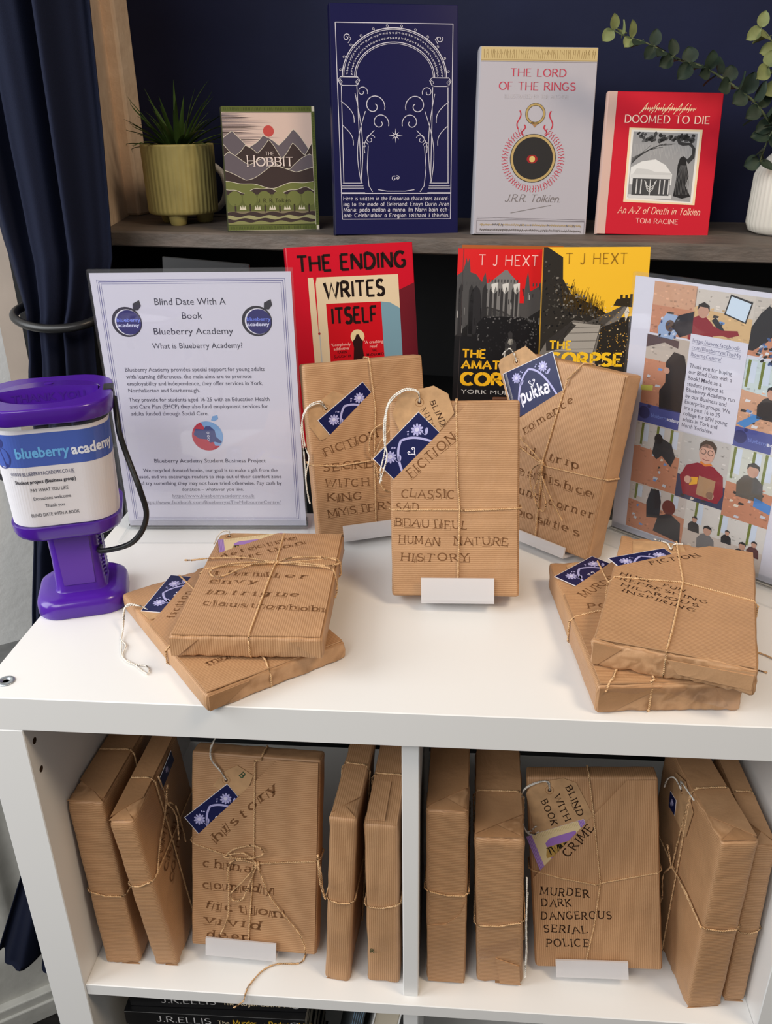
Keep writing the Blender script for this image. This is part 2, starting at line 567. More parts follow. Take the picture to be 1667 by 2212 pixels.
class Art:
    """flat print laid out in millimetres on a face: x to the right, y up, later layers on top"""

    def __init__(self):
        self.items = []
        self.L = 0

    def put(self, vs, fs, c):
        self.items.append((vs, fs, lin(c), self.L))

    def poly(self, pts, c):
        self.put(pts, [tuple(range(len(pts)))], c)

    def rect(self, x0, y0, x1, y1, c):
        self.poly([(x0, y0), (x1, y0), (x1, y1), (x0, y1)], c)

    def disc(self, x, y, rx, c, ry=None, n=28, rot=0):
        ry = ry or rx
        ca, sa = cos(radians(rot)), sin(radians(rot))
        P = [(rx * cos(2 * pi * i / n), ry * sin(2 * pi * i / n)) for i in range(n)]
        self.poly([(x + a * ca - b * sa, y + a * sa + b * ca) for a, b in P], c)

    def line(self, pts, w, c, closed=False):
        vs, fs = strip(pts, lambda dx, dy: w, closed)
        self.put(vs, fs, c)

    def ring(self, x, y, r, w, c, ry=None, n=40):
        self.line([(x + r * cos(2 * pi * i / n), y + (ry or r) * sin(2 * pi * i / n)) for i in range(n)], w, c, True)

    def frame(self, x0, y0, x1, y1, w, c):
        self.line([(x0, y0), (x1, y0)], w, c)
        self.line([(x0, y1), (x1, y1)], w, c)
        self.line([(x0, y0), (x0, y1)], w, c)
        self.line([(x1, y0), (x1, y1)], w, c)

    def text(self, s, x, y, h, c, width=None, align='L', bold=0.0, rot=0, shear=0.0):
        """plain sans lettering: capitals h high, fitted to a width when one is given"""
        vs, fs = font_mesh(s, bold)
        if not vs:
            return
        cap = 0.7
        x0, x1 = min(v[0] for v in vs), max(v[0] for v in vs)
        sy = h / cap
        sx = width / (x1 - x0) if width else sy
        off = {'L': x0, 'C': (x0 + x1) / 2, 'R': x1}[align]
        ca, sa = cos(radians(rot)), sin(radians(rot))
        out = []
        for a, b in vs:
            p, q = (a - off) * sx + b * sy * shear, b * sy
            out.append((x + p * ca - q * sa, y + p * sa + q * ca))
        self.put(out, fs, c)

    def stroke(self, s, x, y, h, c, width=None, align='L', thick=.11, thin=None, serif=0.0, rot=0, shear=0.0,
               gap=.16, jit=0.0, boxes=0.0, seed=1):
        """drawn lettering; thin < thick gives roman contrast, serif adds feet, jit and boxes give a hand-stamped look"""
        rnd = random.Random(seed)
        thin = thick if thin is None else thin
        wid = lambda dx, dy: thick * abs(dy) + thin * abs(dx)
        tot = sum(GLYPH[ch][0] + gap for ch in s) - gap
        sx = (width / tot) if width else h
        x00 = {'L': 0, 'C': -tot / 2, 'R': -tot}[align]
        ca, sa = cos(radians(rot)), sin(radians(rot))
        cur = x00

        def place(p, jr, jx, jy, cx):
            px, py = p[0] - cx, p[1] - .5
            px, py = px * cos(jr) - py * sin(jr) + cx + jx, px * sin(jr) + py * cos(jr) + .5 + jy
            a, b = px * sx + py * h * shear, py * h
            return (x + a * ca - b * sa, y + a * sa + b * ca)
        for ch in s:
            w, strokes = GLYPH[ch]
            jr, jx, jy = (rnd.uniform(-1, 1) * jit * .16, rnd.uniform(-1, 1) * jit * .06, rnd.uniform(-1, 1) * jit * .09)
            cx = cur + w / 2
            for st in strokes:
                pts = [(a + cur, b) for a, b in st]
                parts = [strip(pts, wid)]
                if serif:
                    for e, d in ((0, 1), (-1, -2)):
                        p, q = pts[e], pts[d]
                        if abs(q[1] - p[1]) > abs(q[0] - p[0]) * 0.7 and len(st) < 6 or (len(st) >= 6 and p[0] == q[0]):
                            if min(abs(p[1] - t) for t in (0, 1, X)) < .03:
                                parts.append(strip([(p[0] - serif, p[1]), (p[0] + serif, p[1])], lambda dx, dy: thin * 1.0))
                        elif serif > .12 and abs(q[0] - p[0]) > .2 and len(st) == 2 and p[0] > .3 + cur and min(abs(p[1] - t) for t in (0, 1)) < .03:
                            t = .16 if p[1] < .5 else -.16
                            parts.append(strip([p, (p[0], p[1] + t)], lambda dx, dy: thin))
                for vs, fs in parts:
                    self.put([place(p, jr, jx, jy, cx) for p in vs], fs, c)
            if boxes and strokes and rnd.random() < boxes:
                x0, x1 = cur - .1, cur + w + .1
                k = rnd.random()
                segs = [[(x1, -.18), (x1, rnd.uniform(.3, 1))]]
                if k < .6:
                    segs.append([(x0 + .1 * rnd.random(), -.18), (x1, -.18)])
                if k > .75:
                    segs.append([(x0, -.18), (x0, .7)])
                for sg in segs:
                    vs, fs = strip(sg, lambda dx, dy: thick * .45)
                    self.put([place(p, jr, jx, jy, cx) for p in vs], fs, c)
            cur += w + gap

    def draw(self, mb, pt, m, k0=0.00005, eps=0.00005):
        for vs, fs, c, L in self.items:
            k = k0 + L * eps
            mb.add([pt(u, v, k) for u, v in vs], fs, m, c)


def face(which, w, d, h):
    """a frame on one face of a box w x d x h (mm in, metres out); the box stands on z = 0 with its front at y = 0"""
    mm = 0.001
    if which == 'front':
        return lambda u, v, k=0.0: Vector((u * mm - w / 2, -k, v * mm))
    if which == 'top':
        return lambda u, v, k=0.0: Vector((u * mm - w / 2, v * mm, h + k))
    if which == 'left':       # u runs from the front edge to the back
        return lambda u, v, k=0.0: Vector((-w / 2 - k, u * mm, v * mm))
    if which == 'right':
        return lambda u, v, k=0.0: Vector((w / 2 + k, u * mm, v * mm))
    if which == 'end':        # the bottom end of the box; v runs from the front to the back
        return lambda u, v, k=0.0: Vector((u * mm - w / 2, v * mm, -k))
# ------------------------------------------------------------------ the room
# The top of the white unit is z = 0, the floor lies 1.47 m below it. The alcove is turned a little to the unit.
FLOOR = -1.47
F0 = Vector((-0.4956, 0.7584, 0))
AE = Vector((0.9808, -0.195, 0))
AN = Vector((0.195, 0.9808, 0))


def alc(e, n, z):
    return F0 + AE * e + AN * n + Vector((0, 0, z))


ALC = Matrix(((AE.x, AN.x, 0, F0.x), (AE.y, AN.y, 0, F0.y), (0, 0, 1, 0), (0, 0, 0, 1)))


def slab(name, pts, z0, z1, m):
    """an upright prism over a ground outline"""
    mb = MB()
    n = len(pts)
    vs = [(p[0], p[1], z0) for p in pts] + [(p[0], p[1], z1) for p in pts]
    mb.add(vs, [tuple(reversed(range(n))), tuple(range(n, 2 * n))] + [(i, (i + 1) % n, n + (i + 1) % n, n + i) for i in range(n)], m)
    return structure(mb.build(name))


TOPZ = 1.25
mb = MB()
mb.bbox((-2.6, -2.6, FLOOR - 0.05), (2.4, 1.4, FLOOR), floor_dark)
structure(mb.build('floor'))

# back of the alcove, navy, with a faint board joint; black below the shelf
mb = MB()
mb.bbox((-0.16, 0.26, 0.285), (1.75, 0.31, TOPZ), navy_wall)
mb.bbox((0.99, 0.2585, 0.55), (0.992, 0.2605, 0.66), black_paint)
o = structure(mb.build('wall_back'))
o.matrix_world = ALC
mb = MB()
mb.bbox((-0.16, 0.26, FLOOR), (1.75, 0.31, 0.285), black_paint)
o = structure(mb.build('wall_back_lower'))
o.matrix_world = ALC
# left cheek of the alcove: cream above the shelf, black below
q = [alc(-0.02, 0.0, 0), alc(-0.122, 0.262, 0), alc(-0.20, 0.262, 0), alc(-0.20, 0.0, 0)]
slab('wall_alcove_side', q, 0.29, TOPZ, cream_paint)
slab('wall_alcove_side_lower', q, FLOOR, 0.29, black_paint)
q = [alc(1.70, -0.02, 0), alc(1.76, -0.02, 0), alc(1.76, 0.3, 0), alc(1.70, 0.3, 0)]
slab('wall_right', q, FLOOR, TOPZ, navy_wall)
# cream batten in the back corner
mb = MB()
mb.bbox((-0.112, 0.214, 0.2995), (-0.080, 0.262, TOPZ), cream_paint, 0.005)
o = structure(mb.build('trim_1'))
o.matrix_world = ALC
# pier between alcove and bay, then the splayed bay wall
CORN = Vector((-0.735, 0.806, 0))
BD = Vector((0.841, 0.541, 0))
BN = Vector((0.541, -0.841, 0))
q = [alc(-0.02, 0.0, 0), alc(-0.20, 0.0, 0), CORN, CORN + Vector((0.02, 0.2, 0)), alc(-0.19, 0.05, 0)]
slab('wall_pier', [alc(-0.02, 0.0, 0), CORN, CORN + AN * 0.1, alc(-0.02, 0.003, 0)], FLOOR, TOPZ, pier_shaded)
A0 = CORN - BD * 1.1
slab('wall_left', [A0, CORN + BD * 0.02, CORN + BD * 0.02 - BN * 0.1, A0 - BN * 0.1], -0.47, TOPZ, wall_white)
SILL = -0.462
mb = MB()
M3 = Matrix(((BD.x, -BN.x, 0, CORN.x), (BD.y, -BN.y, 0, CORN.y), (0, 0, 1, 0), (0, 0, 0, 1)))   # x along the wall, -y out of it
mb.bbox((-1.1, -0.10, SILL - 0.035), (-0.012, 0.03, SILL), grey_paint, 0.006)
o = structure(mb.build('trim_2'))
o.matrix_world = M3
# panelling with rounded flutes under the sill
mb = MB()
nx, nz = 200, 60
xs = [-1.1 + 1.09 * i / nx for i in range(nx + 1)]
zs = [FLOOR + 0.02 + (SILL - 0.03 - FLOOR - 0.02) * j / nz for j in range(nz + 1)]
vs = []
for z in zs:
    for x in xs:
        f = max(0.0, min(1.0, (z - (FLOOR + 0.20)) / 0.05)) * max(0.0, min(1.0, (SILL - 0.10 - z) / 0.05))
        ph = (x / 0.075) % 1.0
        vs.append((x, 0.004 + 0.014 * f * max(0.0, sin(pi * min(1.0, ph / 0.8))), z))
fs = [(j * (nx + 1) + i, j * (nx + 1) + i + 1, (j + 1) * (nx + 1) + i + 1, (j + 1) * (nx + 1) + i) for j in range(nz) for i in range(nx)]
mb.add(vs, fs, panel_paint, None, True)
mb.bbox((-1.1, 0.02, FLOOR), (-0.012, 0.10, SILL - 0.03), panel_paint)
o = structure(mb.build('wall_left_panelling'))
o.matrix_world = M3
mb = MB()
mb.bbox((-1.1, -0.016, FLOOR), (-0.012, 0.01, FLOOR + 0.075), panel_paint, 0.003)
mb.bbox((-1.1, -0.022, FLOOR), (-0.012, 0.0, FLOOR + 0.05), panel_paint, 0.003)
o = structure(mb.build('baseboard_left'))
o.matrix_world = M3

# the alcove shelf and the black ledge behind the unit
mb = MB()
vs, fs = [], []
nu = 90
rnd = random.Random(5)
for i in range(nu + 1):
    e = -0.12 + 1.8 * i / nu
    j = rnd.uniform(-0.0012, 0.0012)
    e0 = max(e, -0.0195)
    for n_, z_ in ((0.262, 0.300), (0.004, 0.300), (0.0 + j, 0.2975), (0.0 + j * 0.4, 0.2795), (0.003, 0.2775), (0.262, 0.2775)):
        vs.append((max(e, -0.018 - 0.39 * n_), n_, z_))
for i in range(nu):
    for k in range(6):
        a, b = i * 6 + k, i * 6 + (k + 1) % 6
        fs.append((a, b, b + 6, a + 6))
fs += [tuple(range(6)), tuple(reversed(range(nu * 6, nu * 6 + 6)))]
mb.add(vs, fs, shelf_paint)
o = mb.build('wall_shelf')
o.matrix_world = ALC
tag(o, 'long dark grey painted alcove shelf with chipped front edge, under the upright books', 'shelf')
mb = MB()
mb.bbox((-0.02, -0.20, FLOOR), (1.70, 0.26, 0.030), black_paint, 0.004)
o = structure(mb.build('trim_3'))
o.matrix_world = ALC

# ------------------------------------------------------------------ curtain and its holdback
EDGE_R = [(0.80, -0.435), (0.598, -0.449), (0.445, -0.458), (0.323, -0.468), (0.267, -0.474), (0.214, -0.497), (0.168, -0.523), (0.099, -0.530), (-0.142, -0.545), (-0.5, -0.55), (-1.16, -0.62)]
EDGE_L = [(0.80, -0.69), (0.433, -0.676), (0.30, -0.663), (0.231, -0.650), (0.191, -0.642), (0.156, -0.645), (0.121, -0.650), (0.087, -0.660), (-0.208, -0.695), (-0.33, -0.680), (-0.55, -0.720), (-0.88, -0.797), (-1.12, -0.900), (-1.16, -0.918)]


def interp(tab, z):
    if z >= tab[0][0]:
        return tab[0][1]
    for (z0, x0), (z1, x1) in zip(tab, tab[1:]):
        if z >= z1:
            t = (z - z0) / (z1 - z0)
            return x0 + (x1 - x0) * t
    return tab[-1][1]


curtain = thing('curtain', 'navy blue curtain gathered by a black holdback at the left of the alcove', 'curtain', Matrix.Translation((-0.6, 0.7, -1.30)))
mb = MB()
ns, nt = 130, 150
vs = []
for j in range(nt + 1):
    z = 0.80 - 1.94 * j / nt
    xl, xr = interp(EDGE_L, z), interp(EDGE_R, z)
    pinch = math.exp(-((z - 0.168) / 0.16) ** 2)
    for i in range(ns + 1):
        s = i / ns
        w = 0.021 * sin(2 * pi * 3.4 * s + 0.4 + 0.6 * sin(z * 2.4)) + 0.008 * sin(2 * pi * 5.9 * s + 2.0 + z * 1.3) + 0.002 * sin(2 * pi * 11 * s + z * 5)
        w *= (1 - 0.45 * pinch)
        edge = 0.02 * (abs(2 * s - 1) ** 3)
        x = xl + (xr - xl) * (s + 0.016 * sin(2 * pi * 3.4 * s + 1.9) * (1 - pinch * .5))
        q = max(0.0, min(1.0, (-0.12 - z) / 0.28))
        q = q * q * (3 - 2 * q)
        y = (0.665 - 0.195 * (x + 0.5)) * (1 - q) + 0.565 * q + w + edge - 0.018 * pinch * (1 - abs(2 * s - 1))
        vs.append((x + 0.6, y - 0.7, z + 1.30 + (0.045 * s + 0.005 * sin(9 * s) if j == nt else 0)))
fs = [(j * (ns + 1) + i, (j + 1) * (ns + 1) + i, (j + 1) * (ns + 1) + i + 1, j * (ns + 1) + i + 1) for j in range(nt) for i in range(ns)]
mb.add(vs, fs, curtain_cloth, None, True)
o = mb.build('drape', curtain)
md = o.modifiers.new('thickness', 'SOLIDIFY')
md.thickness = 0.0018
mb = MB()
pts = smooth_path([(-0.60, 0.765, 0.197), (-0.628, 0.735, 0.196), (-0.638, 0.695, 0.193), (-0.630, 0.662, 0.188), (-0.605, 0.643, 0.181), (-0.57, 0.634, 0.177), (-0.535, 0.636, 0.178), (-0.510, 0.650, 0.182), (-0.500, 0.68, 0.187), (-0.498, 0.74, 0.192)], 0.006)
mb.tube(pts, 0.0066, black_metal, 12)
mb.lathe([(0.0, 0.0), (0.009, 0.002), (0.009, 0.010), (0.0, 0.012)], black_metal, 16, (-0.498, 0.74, 0.186))
o = mb.build('curtain_holdback')
tag(o, 'black metal curtain holdback curving round the navy curtain', 'holdback')

# ------------------------------------------------------------------ the white cube shelving unit
XI, XO = 0.3428, 0.3812
TT, SZ, ST = 0.0354, -0.372, 0.0159
unit = thing('shelving_unit', 'white cube shelving unit holding the wrapped parcels', 'shelving unit', Matrix.Translation((0, 0, FLOOR)))
up = -FLOOR
UP = {}


def upart(name, lo, hi, bev=0.0008, kids=None):
    mb = MB()
    mb.bbox((lo[0], lo[1], lo[2] + up), (hi[0], hi[1], hi[2] + up), white_board, bev, 1)
    o_ = mb.build(name, unit)
    UP.setdefault(name, o_)
    return o_


upart('top_board', (-XO, 0, -TT), (XO, 0.39, 0))
for s in (-1, 1):
    a, b = sorted((s * XI, s * XO))
    upart('side_panel', (a, 0, FLOOR), (b, 0.39, -TT))
for (y, z) in ((0.014, -0.058), (0.014, -0.091), (0.30, -0.058), (0.30, -0.091)):
    mb = MB()
    ring = [[(-XI + dx, y + 0.0032 * cos(2 * pi * k / 16), z + up + 0.0032 * sin(2 * pi * k / 16)) for k in range(16)] for dx in (-0.001, 0.0002)]
    mb.loft(ring, hole_dark)
    mb.build('dowel_hole', UP['side_panel'])
zz = -TT
rows = [SZ]
for _ in range(2):
    rows.append(rows[-1] - 0.3366 - ST)
for z in rows:
    upart('shelf_board', (-XI, 0.002, z - ST), (XI, 0.388, z))
upart('bottom_board', (-XI, 0, FLOOR), (XI, 0.39, FLOOR + TT))
hi = -TT
for z in rows + [FLOOR + TT]:
    upart('divider', (-0.0078, 0.012, z), (0.0078, 0.386, hi))
    hi = z - ST
mb = MB()
mb.lathe([(0.0078, 0.0), (0.0078, 0.0008), (0.0068, 0.0014), (0.0036, 0.0014), (0.0030, -0.0004), (0.0, -0.0006)], steel, 24, (-0.362, 0.023, up))
mb.build('screw', UP['top_board'])
# ------------------------------------------------------------------ donation box
def rrect(w, d, r, n=6):
    """outline of a rounded rectangle"""
    P = []
    for cx, cy, a0 in ((w / 2 - r, d / 2 - r, 0), (-w / 2 + r, d / 2 - r, 90), (-w / 2 + r, -d / 2 + r, 180), (w / 2 - r, -d / 2 + r, 270)):
        for i in range(n + 1):
            a = radians(a0 + 90 * i / n)
            P.append((cx + r * cos(a), cy + r * sin(a)))
    return P


def rloft(mb, secs, m, cap=(True, True)):
    mb.loft([[(x + (s[4] if len(s) > 4 else 0), y + (s[5] if len(s) > 5 else 0), s[0]) for x, y in rrect(s[1], s[2], s[3])] for s in secs], m, cap)


box = thing('donation_box', 'purple hand-held donation box with clear body, label and black cord, on the unit', 'collection box', pose(-0.349, 0.171, 0, 19))
mb = MB()
rloft(mb, [(0.0, .085, .081, .022), (0.002, .0885, .0845, .024), (0.012, .0885, .0845, .024), (0.0165, .086, .082, .024), (0.0192, .080, .076, .023), (0.0202, .066, .062, .020), (0.0206, .050, .045, .014)], purple)
mb.build('base', box)
mb = MB()
rloft(mb, [(0.0195, .053, .050, .012), (0.0225, .049, .046, .011), (0.056, .0475, .0445, .011), (0.092, .050, .047, .012)], purple, (False, True))
mb.prism([(-15, 29), (15, 29), (16, 82), (-17, 82)], lambda u, v, k=0: Vector((u * .001, -0.0225 - k, v * .001)), 0.0, 0.0011, purple_trans)
for i in range(15):
    mb.box((0.0255, 0.0, 0.030 + i * 0.0042), (0.0022, 0.026, 0.0017), purple)
mb.build('handle', box)
mb = MB()
rloft(mb, [(0.0885, .060, .056, .016), (0.0890, .092, .082, .026), (0.0915, .0985, .0885, .028), (0.0955, .1015, .0915, .028), (0.1045, .1030, .0930, .028)], purple)
mb.build('collar', box)
mb = MB()
rloft(mb, [(0.1045, .1030, .0930, .028), (0.206, .1090, .0990, .029)], clear, (False, False))
body = mb.build('clear_body', box)
# paper label round the front, lying just inside the clear body
BW, BDP, BR = 0.1078, 0.0978, 0.0285


def lab(u, v, k=0.0):
    """u mm round the body from the middle of the front, v mm above the label's foot"""
    t = v / 101.0
    w, d, r = (.1020 + .006 * t) + 2 * k, (.0920 + .006 * t) + 2 * k, .0280
    L1 = w / 2 - r
    L2 = L1 + r * pi / 2
    a = abs(u) * .001
    s = 1 if u >= 0 else -1
    z = 0.105 + v * .001
    if a <= L1:
        return Vector((s * a, -d / 2, z))
    if a <= L2:
        g = (a - L1) / r
        return Vector((s * (L1 + r * sin(g)), -d / 2 + r - r * cos(g), z))
    return Vector((s * w / 2, -d / 2 + r + (a - L2), z))


art = Art()
WHT, NVY = (226, 222, 226), (45, 48, 110)
for i in range(56):
    u0 = -78 + i * 156 / 56
    u1 = u0 + 156 / 56
    art.L = 0
    art.rect(u0, 1, u1, 98, WHT)
    art.L = 1
    art.rect(u0, 62, u1, 94, (64, 92, 178))
art.L = 2
for (a, b, r) in ((-47, 71, 11), (-46, 86, 5)):
    art.disc(a, b, r, (38, 50, 122))
art.L = 3
art.text('blueberry', -31, 71, 10.0, (104, 176, 232), 47, bold=.03)
art.text('academy', 17.5, 71, 10.0, (232, 236, 246), 44, bold=.03)
art.text('WWW.BLUEBERRYACADEMY.CO.UK', -40, 53.5, 3.6, (70, 74, 110), 57)
art.line([(-40, 52.4), (17, 52.4)], .35, (70, 74, 110))
art.text('Student project (Business group)', -37, 45.5, 3.5, (40, 38, 50), 54, bold=.022)
art.text('PAY WHAT YOU LIKE', -24, 37, 3.5, (52, 50, 60), 33)
art.text('Donations welcome', -23, 28.5, 3.4, (62, 60, 70), 33)
art.text('Thank you', -14, 20.5, 3.4, (62, 60, 70), 17)
art.text('BLIND DATE WITH A BOOK', -28, 11.5, 3.4, (52, 50, 60), 43)
mb = MB()
art.draw(mb, lab, ink_matt, -0.0016, 0.00012)
mb.build('label', body)
# lid: a domed oval cap with a rim, a slotted dish and two side lugs
mb = MB()
rloft(mb, [(0.2075, .1085, .100, .030), (0.2080, .1148, .1062, .034), (0.2090, .1158, .1072, .034), (0.2195, .1182, .1097, .036), (0.2215, .1180, .1095, .036), (0.2228, .1170, .1085, .036), (0.2234, .1150, .1065, .036)], purple, (True, False))
R0 = [Vector((x, y, 0.2234)) for x, y in rrect(.1150, .1065, .036)]
HP = [Vector((0.047 * cos(t), 0.004 - 0.043 * sin(t), 0.2234)) for t in [pi * i / 28 for i in range(29)]]
TP = [Vector((0.047 * cos(t), 0.004 + 0.030 * sin(t), 0.2234)) for t in [pi * i / 28 for i in range(29)]][::-1]
LOOP = HP + TP[1:-1]
tri = geometry.tessellate_polygon([R0, LOOP])
mb.add(R0 + LOOP, [tuple(t) for t in tri], purple)
n_ = len(LOOP)
# the coin plate: its rear half rises gently from the rim, its front half drops into a crescent trough
rise = [Vector((p.x * .97, 0.004 + (p.y - .004) * .97, 0.2246)) for p in TP]
mb.loft([TP, rise], purple, (False, False), True, False)
ridge_ = [Vector((p.x, 0.003, 0.2246 + .0030 * (1 - (p.x / .047) ** 2))) for p in rise]
mb.loft([rise, ridge_], purple, (False, False), True, False)
drop = [Vector((p.x * .95, 0.001, 0.2090)) for p in ridge_]
mb.loft([ridge_, drop], purple, (False, False), False, False)
mb.loft([HP, [Vector((p.x * .95, 0.002 + (p.y - .004) * .93, 0.2090)) for p in HP]], purple, (False, True), True, False)
mb.lathe([(0.0042, .0), (.0036, -.0009), (0, -.0011)], purple, 18, (0, .016, 0.2270))
lid = mb.build('lid', box)
mb = MB()
pp = lambda u, v, k=0.0: Vector((u * .001, 0.0012 - k + v * .0001, 0.2090 + v * .001))
a2 = Art()
a2.text('THANK YOU', 0, 5.5, 7.0, (66, 26, 134), 66, 'C', bold=.02)
a2.draw(mb, pp, ink_matt, 0.0004)
mb.build('lettering', lid)
for s in (-1, 1):
    mb = MB()
    mb.bbox((s * .0545 - .0045, -.010, .2125), (s * .0545 + .0050, .010, .2242), black_rubber, .001)
    mb.build('slot', lid)
mb = MB()
pts = smooth_path([(.0590, -.004, .2140), (.0600, -.020, .1990), (.0605, -.0270, .1854), (.0640, -.0322, .1664), (.0685, -.0401, .1496), (.0727, -.0473, .1327), (.0755, -.0482, .1109), (.0706, -.0465, .0934), (.0599, -.0429, .0789), (.0463, -.036, .0703), (.0252, -.0256, .064), (.0245, -.012, .0625)], .003)
mb.tube(pts, .0028, black_rubber, 8)
pts = smooth_path([(-.0575, .004, .216), (-.068, 0, .190), (-.073, 0, .160), (-.060, .03, .13), (-.040, .048, .11), (-.015, .05, .085), (0, .03, .07)], .003)
mb.tube(pts, .0028, black_rubber, 8)
mb.build('cord', box)


# ------------------------------------------------------------------ upright sign holders
def berry(art, x, y, r, ring=(52, 50, 60), fill=(48, 46, 110), words=True):
    L = art.L
    art.disc(x, y, r, ring)
    art.L = L + 1
    art.disc(x + r * .06, y - r * .02, r * .86, (228, 226, 240))
    art.L = L + 2
    art.disc(x + r * .12, y - r * .03, r * .82, fill)
    art.poly([(x + r * .5, y + r * .75), (x + r * .55, y + r * 1.2), (x + r * 1.0, y + r * 1.42), (x + r * 1.08, y + r * 1.05), (x + r * .85, y + r * .76)], ring)
    art.L = L + 3
    if words:
        art.text('blueberry', x - r * .66, y + r * .02, r * .24, (108, 128, 232), r * 1.58, bold=.02)
        art.text('academy', x - r * .66, y - r * .32, r * .24, (214, 216, 246), r * 1.46, bold=.02)
    art.L = L


def sign(label, M, w, h, art, paper=(214, 212, 228)):
    root = thing('sign_holder', label, 'sign holder', M)
    pt = lambda u, v, k=0.0: Vector((u * .001 - w / 2, -k, v * .001))
    mb = MB()
    mb.bbox((-w / 2, -0.0030, 0.0), (w / 2, -0.0012, h), clear, 0.0004, 1)
    mb.bbox((-w / 2, 0.0012, 0.0), (w / 2, 0.0030, h), clear, 0.0004, 1)
    mb.build('clear_panel', root)
    mb = MB()
    mb.bbox((-w / 2 - .003, -0.036, -0.004), (w / 2 + .003, 0.042, 0.0), clear, 0.003, 2)
    mb.bbox((-w / 2 - .001, -0.006, 0.0), (w / 2 + .001, -0.0030, 0.012), clear, 0.001, 1)
    mb.bbox((-w / 2 - .001, 0.0030, 0.0), (w / 2 + .001, 0.006, 0.012), clear, 0.001, 1)
    mb.build('foot', root)
    mb = MB()
    W_, H_ = w * 1000, h * 1000
    mb.prism([(2, 3), (W_ - 2, 3), (W_ - 2, H_ - 4), (2, H_ - 4)], pt, -0.0002, 0.0002, ink_matt, lin(paper))
    art.draw(mb, pt, ink_matt, 0.00028, 0.00005)
    mb.build('printed_sheet', root)
    return root


art = Art()
LN = (92, 90, 148)
for g, wd in ((0, .35), (2.0, .7), (4.2, .35)):
    art.frame(9 + g, 10 + g, 210 - g, 296 - g, wd, LN)
T1, T2, T3 = (58, 56, 74), (82, 80, 98), (132, 130, 150)
art.text('Blind Date With A', 68, 269, 7.4, T1, 77)
art.text('Book', 96, 254, 7.2, T1, 22)
art.text('Blueberry Academy', 63, 237, 7.2, T1, 87)
art.text('What is Blueberry Academy?', 59, 221.5, 6.2, T1, 100)
for i, (s, x, y, wd) in enumerate((('Blueberry Academy provides special support for young adults', 25, 195.5, 156), ('with learning differences, the main aims are to promote', 25, 187.3, 141),
                                  ('employability and independence, they offer services in York,', 25, 179.3, 153), ('Northallerton and Scarborough.', 25, 171.3, 81),
                                  ('They provide for students aged 16-25 with an Education Health', 24, 160.5, 160), ('and Care Plan (EHCP) they also fund employment services for', 24, 152.3, 158),
                                  ('adults funded through Social Care.', 24, 143.8, 89))):
    art.text(s, x, y, 4.6, T2, wd, bold=.006)
art.text('Blueberry Academy Student Business Project', 43, 85.5, 4.8, T2, 131, bold=.006)
art.text('We recycled donated books, our goal is to make a gift from the', 28, 73.5, 4.4, T2, 159, bold=.006)
art.text('used, and we encourage readers to step out of their comfort zone', 22, 65.5, 4.4, T2, 169, bold=.006)
art.text('and try something they may not have tried otherwise. Pay cash by', 18, 57, 4.4, T2, 173, bold=.006)
art.text('donation \u2013 whatever you like.', 71, 49, 4.4, T2, 74)
art.text('https://www.blueberryacademy.co.uk', 59, 40.5, 4.4, T3, 98)
art.line([(59, 39.2), (157, 39.2)], .3, T3)
art.text('https://www.facebook.com/BlueberryatTheMelbourneCentre/', 23, 32, 4.4, T3, 165)
art.line([(23, 30.8), (188, 30.8)], .3, T3)
for bx in (35, 177):
    art.L = 0
    berry(art, bx, 251, 16.5)
art.L = 0
mx_, my_ = 109.0, 118.5
art.disc(mx_, my_, 18, (186, 44, 68))
art.L = 1
art.poly([(mx_ + 18 * cos(radians(a)), my_ + 18 * sin(radians(a))) for a in range(-42, 112, 8)] + [(mx_ - 2, my_ + 9), (mx_ + 4, my_ - 2), (mx_ + 8, my_ - 12)], (124, 166, 216))
art.poly([(mx_ + 6, my_ + 19), (mx_ + 8, my_ + 24), (mx_ + 14, my_ + 25.5), (mx_ + 14.5, my_ + 21), (mx_ + 10, my_ + 18)], (124, 166, 216))
art.L = 2
art.poly([(mx_ - 16, my_ + 2), (mx_ - 13, my_ + 9), (mx_ - 4, my_ + 8), (mx_ - 1, my_ + 12), (mx_ + 4, my_ + 12), (mx_ + 9, my_ + 7), (mx_ + 10, my_ - 1), (mx_ + 16, my_ - 7), (mx_ + 14, my_ - 9), (mx_ + 8, my_ - 7), (mx_ + 2, my_ - 8), (mx_ - 1, my_ - 4), (mx_ - 10, my_ - 3)], (56, 66, 128))
art.L = 3
for b in (4, 0, -4):
    art.ring(mx_ + 1, my_ + b, 1.2, .5, (220, 220, 235), n=12)
sign('clear upright sign holder with a text page headed Blind Date With A Book', pose(-0.2500, 0.3352, 0.004, 2.9, -1.2), 0.2188, 0.3072, art)


# the collage of small photographs on the other sheet
def figure(a, x, y, s, body, hair=(28, 24, 26), skin=(196, 150, 128), bend=0.0):
    """a seated figure in a small printed photograph: shoulders, head, hair"""
    L = a.L
    a.poly([(x - 9 * s, y - 12 * s), (x - 10 * s, y - 2 * s), (x - 6 * s, y + 4 * s), (x - 2 * s + bend, y + 6 * s), (x + 3 * s + bend, y + 5 * s), (x + 8 * s, y + 1 * s), (x + 10 * s, y - 12 * s)], body)
    a.L = L + 1
    a.disc(x + bend, y + 9 * s, 4.0 * s, skin, 4.8 * s, 18)
    a.L = L + 2
    a.poly([(x - 4.4 * s + bend, y + 9 * s), (x - 4 * s + bend, y + 13 * s), (x + bend, y + 15.2 * s), (x + 4 * s + bend, y + 13.2 * s), (x + 4.6 * s + bend, y + 9.5 * s), (x + 3 * s + bend, y + 11.6 * s), (x - 2.6 * s + bend, y + 11.8 * s)], hair)
    a.L = L


a = Art()
TBL, TBL2, PALE, DK = (196, 134, 104), (206, 158, 128), (222, 214, 204), (34, 32, 36)
rnd = random.Random(11)


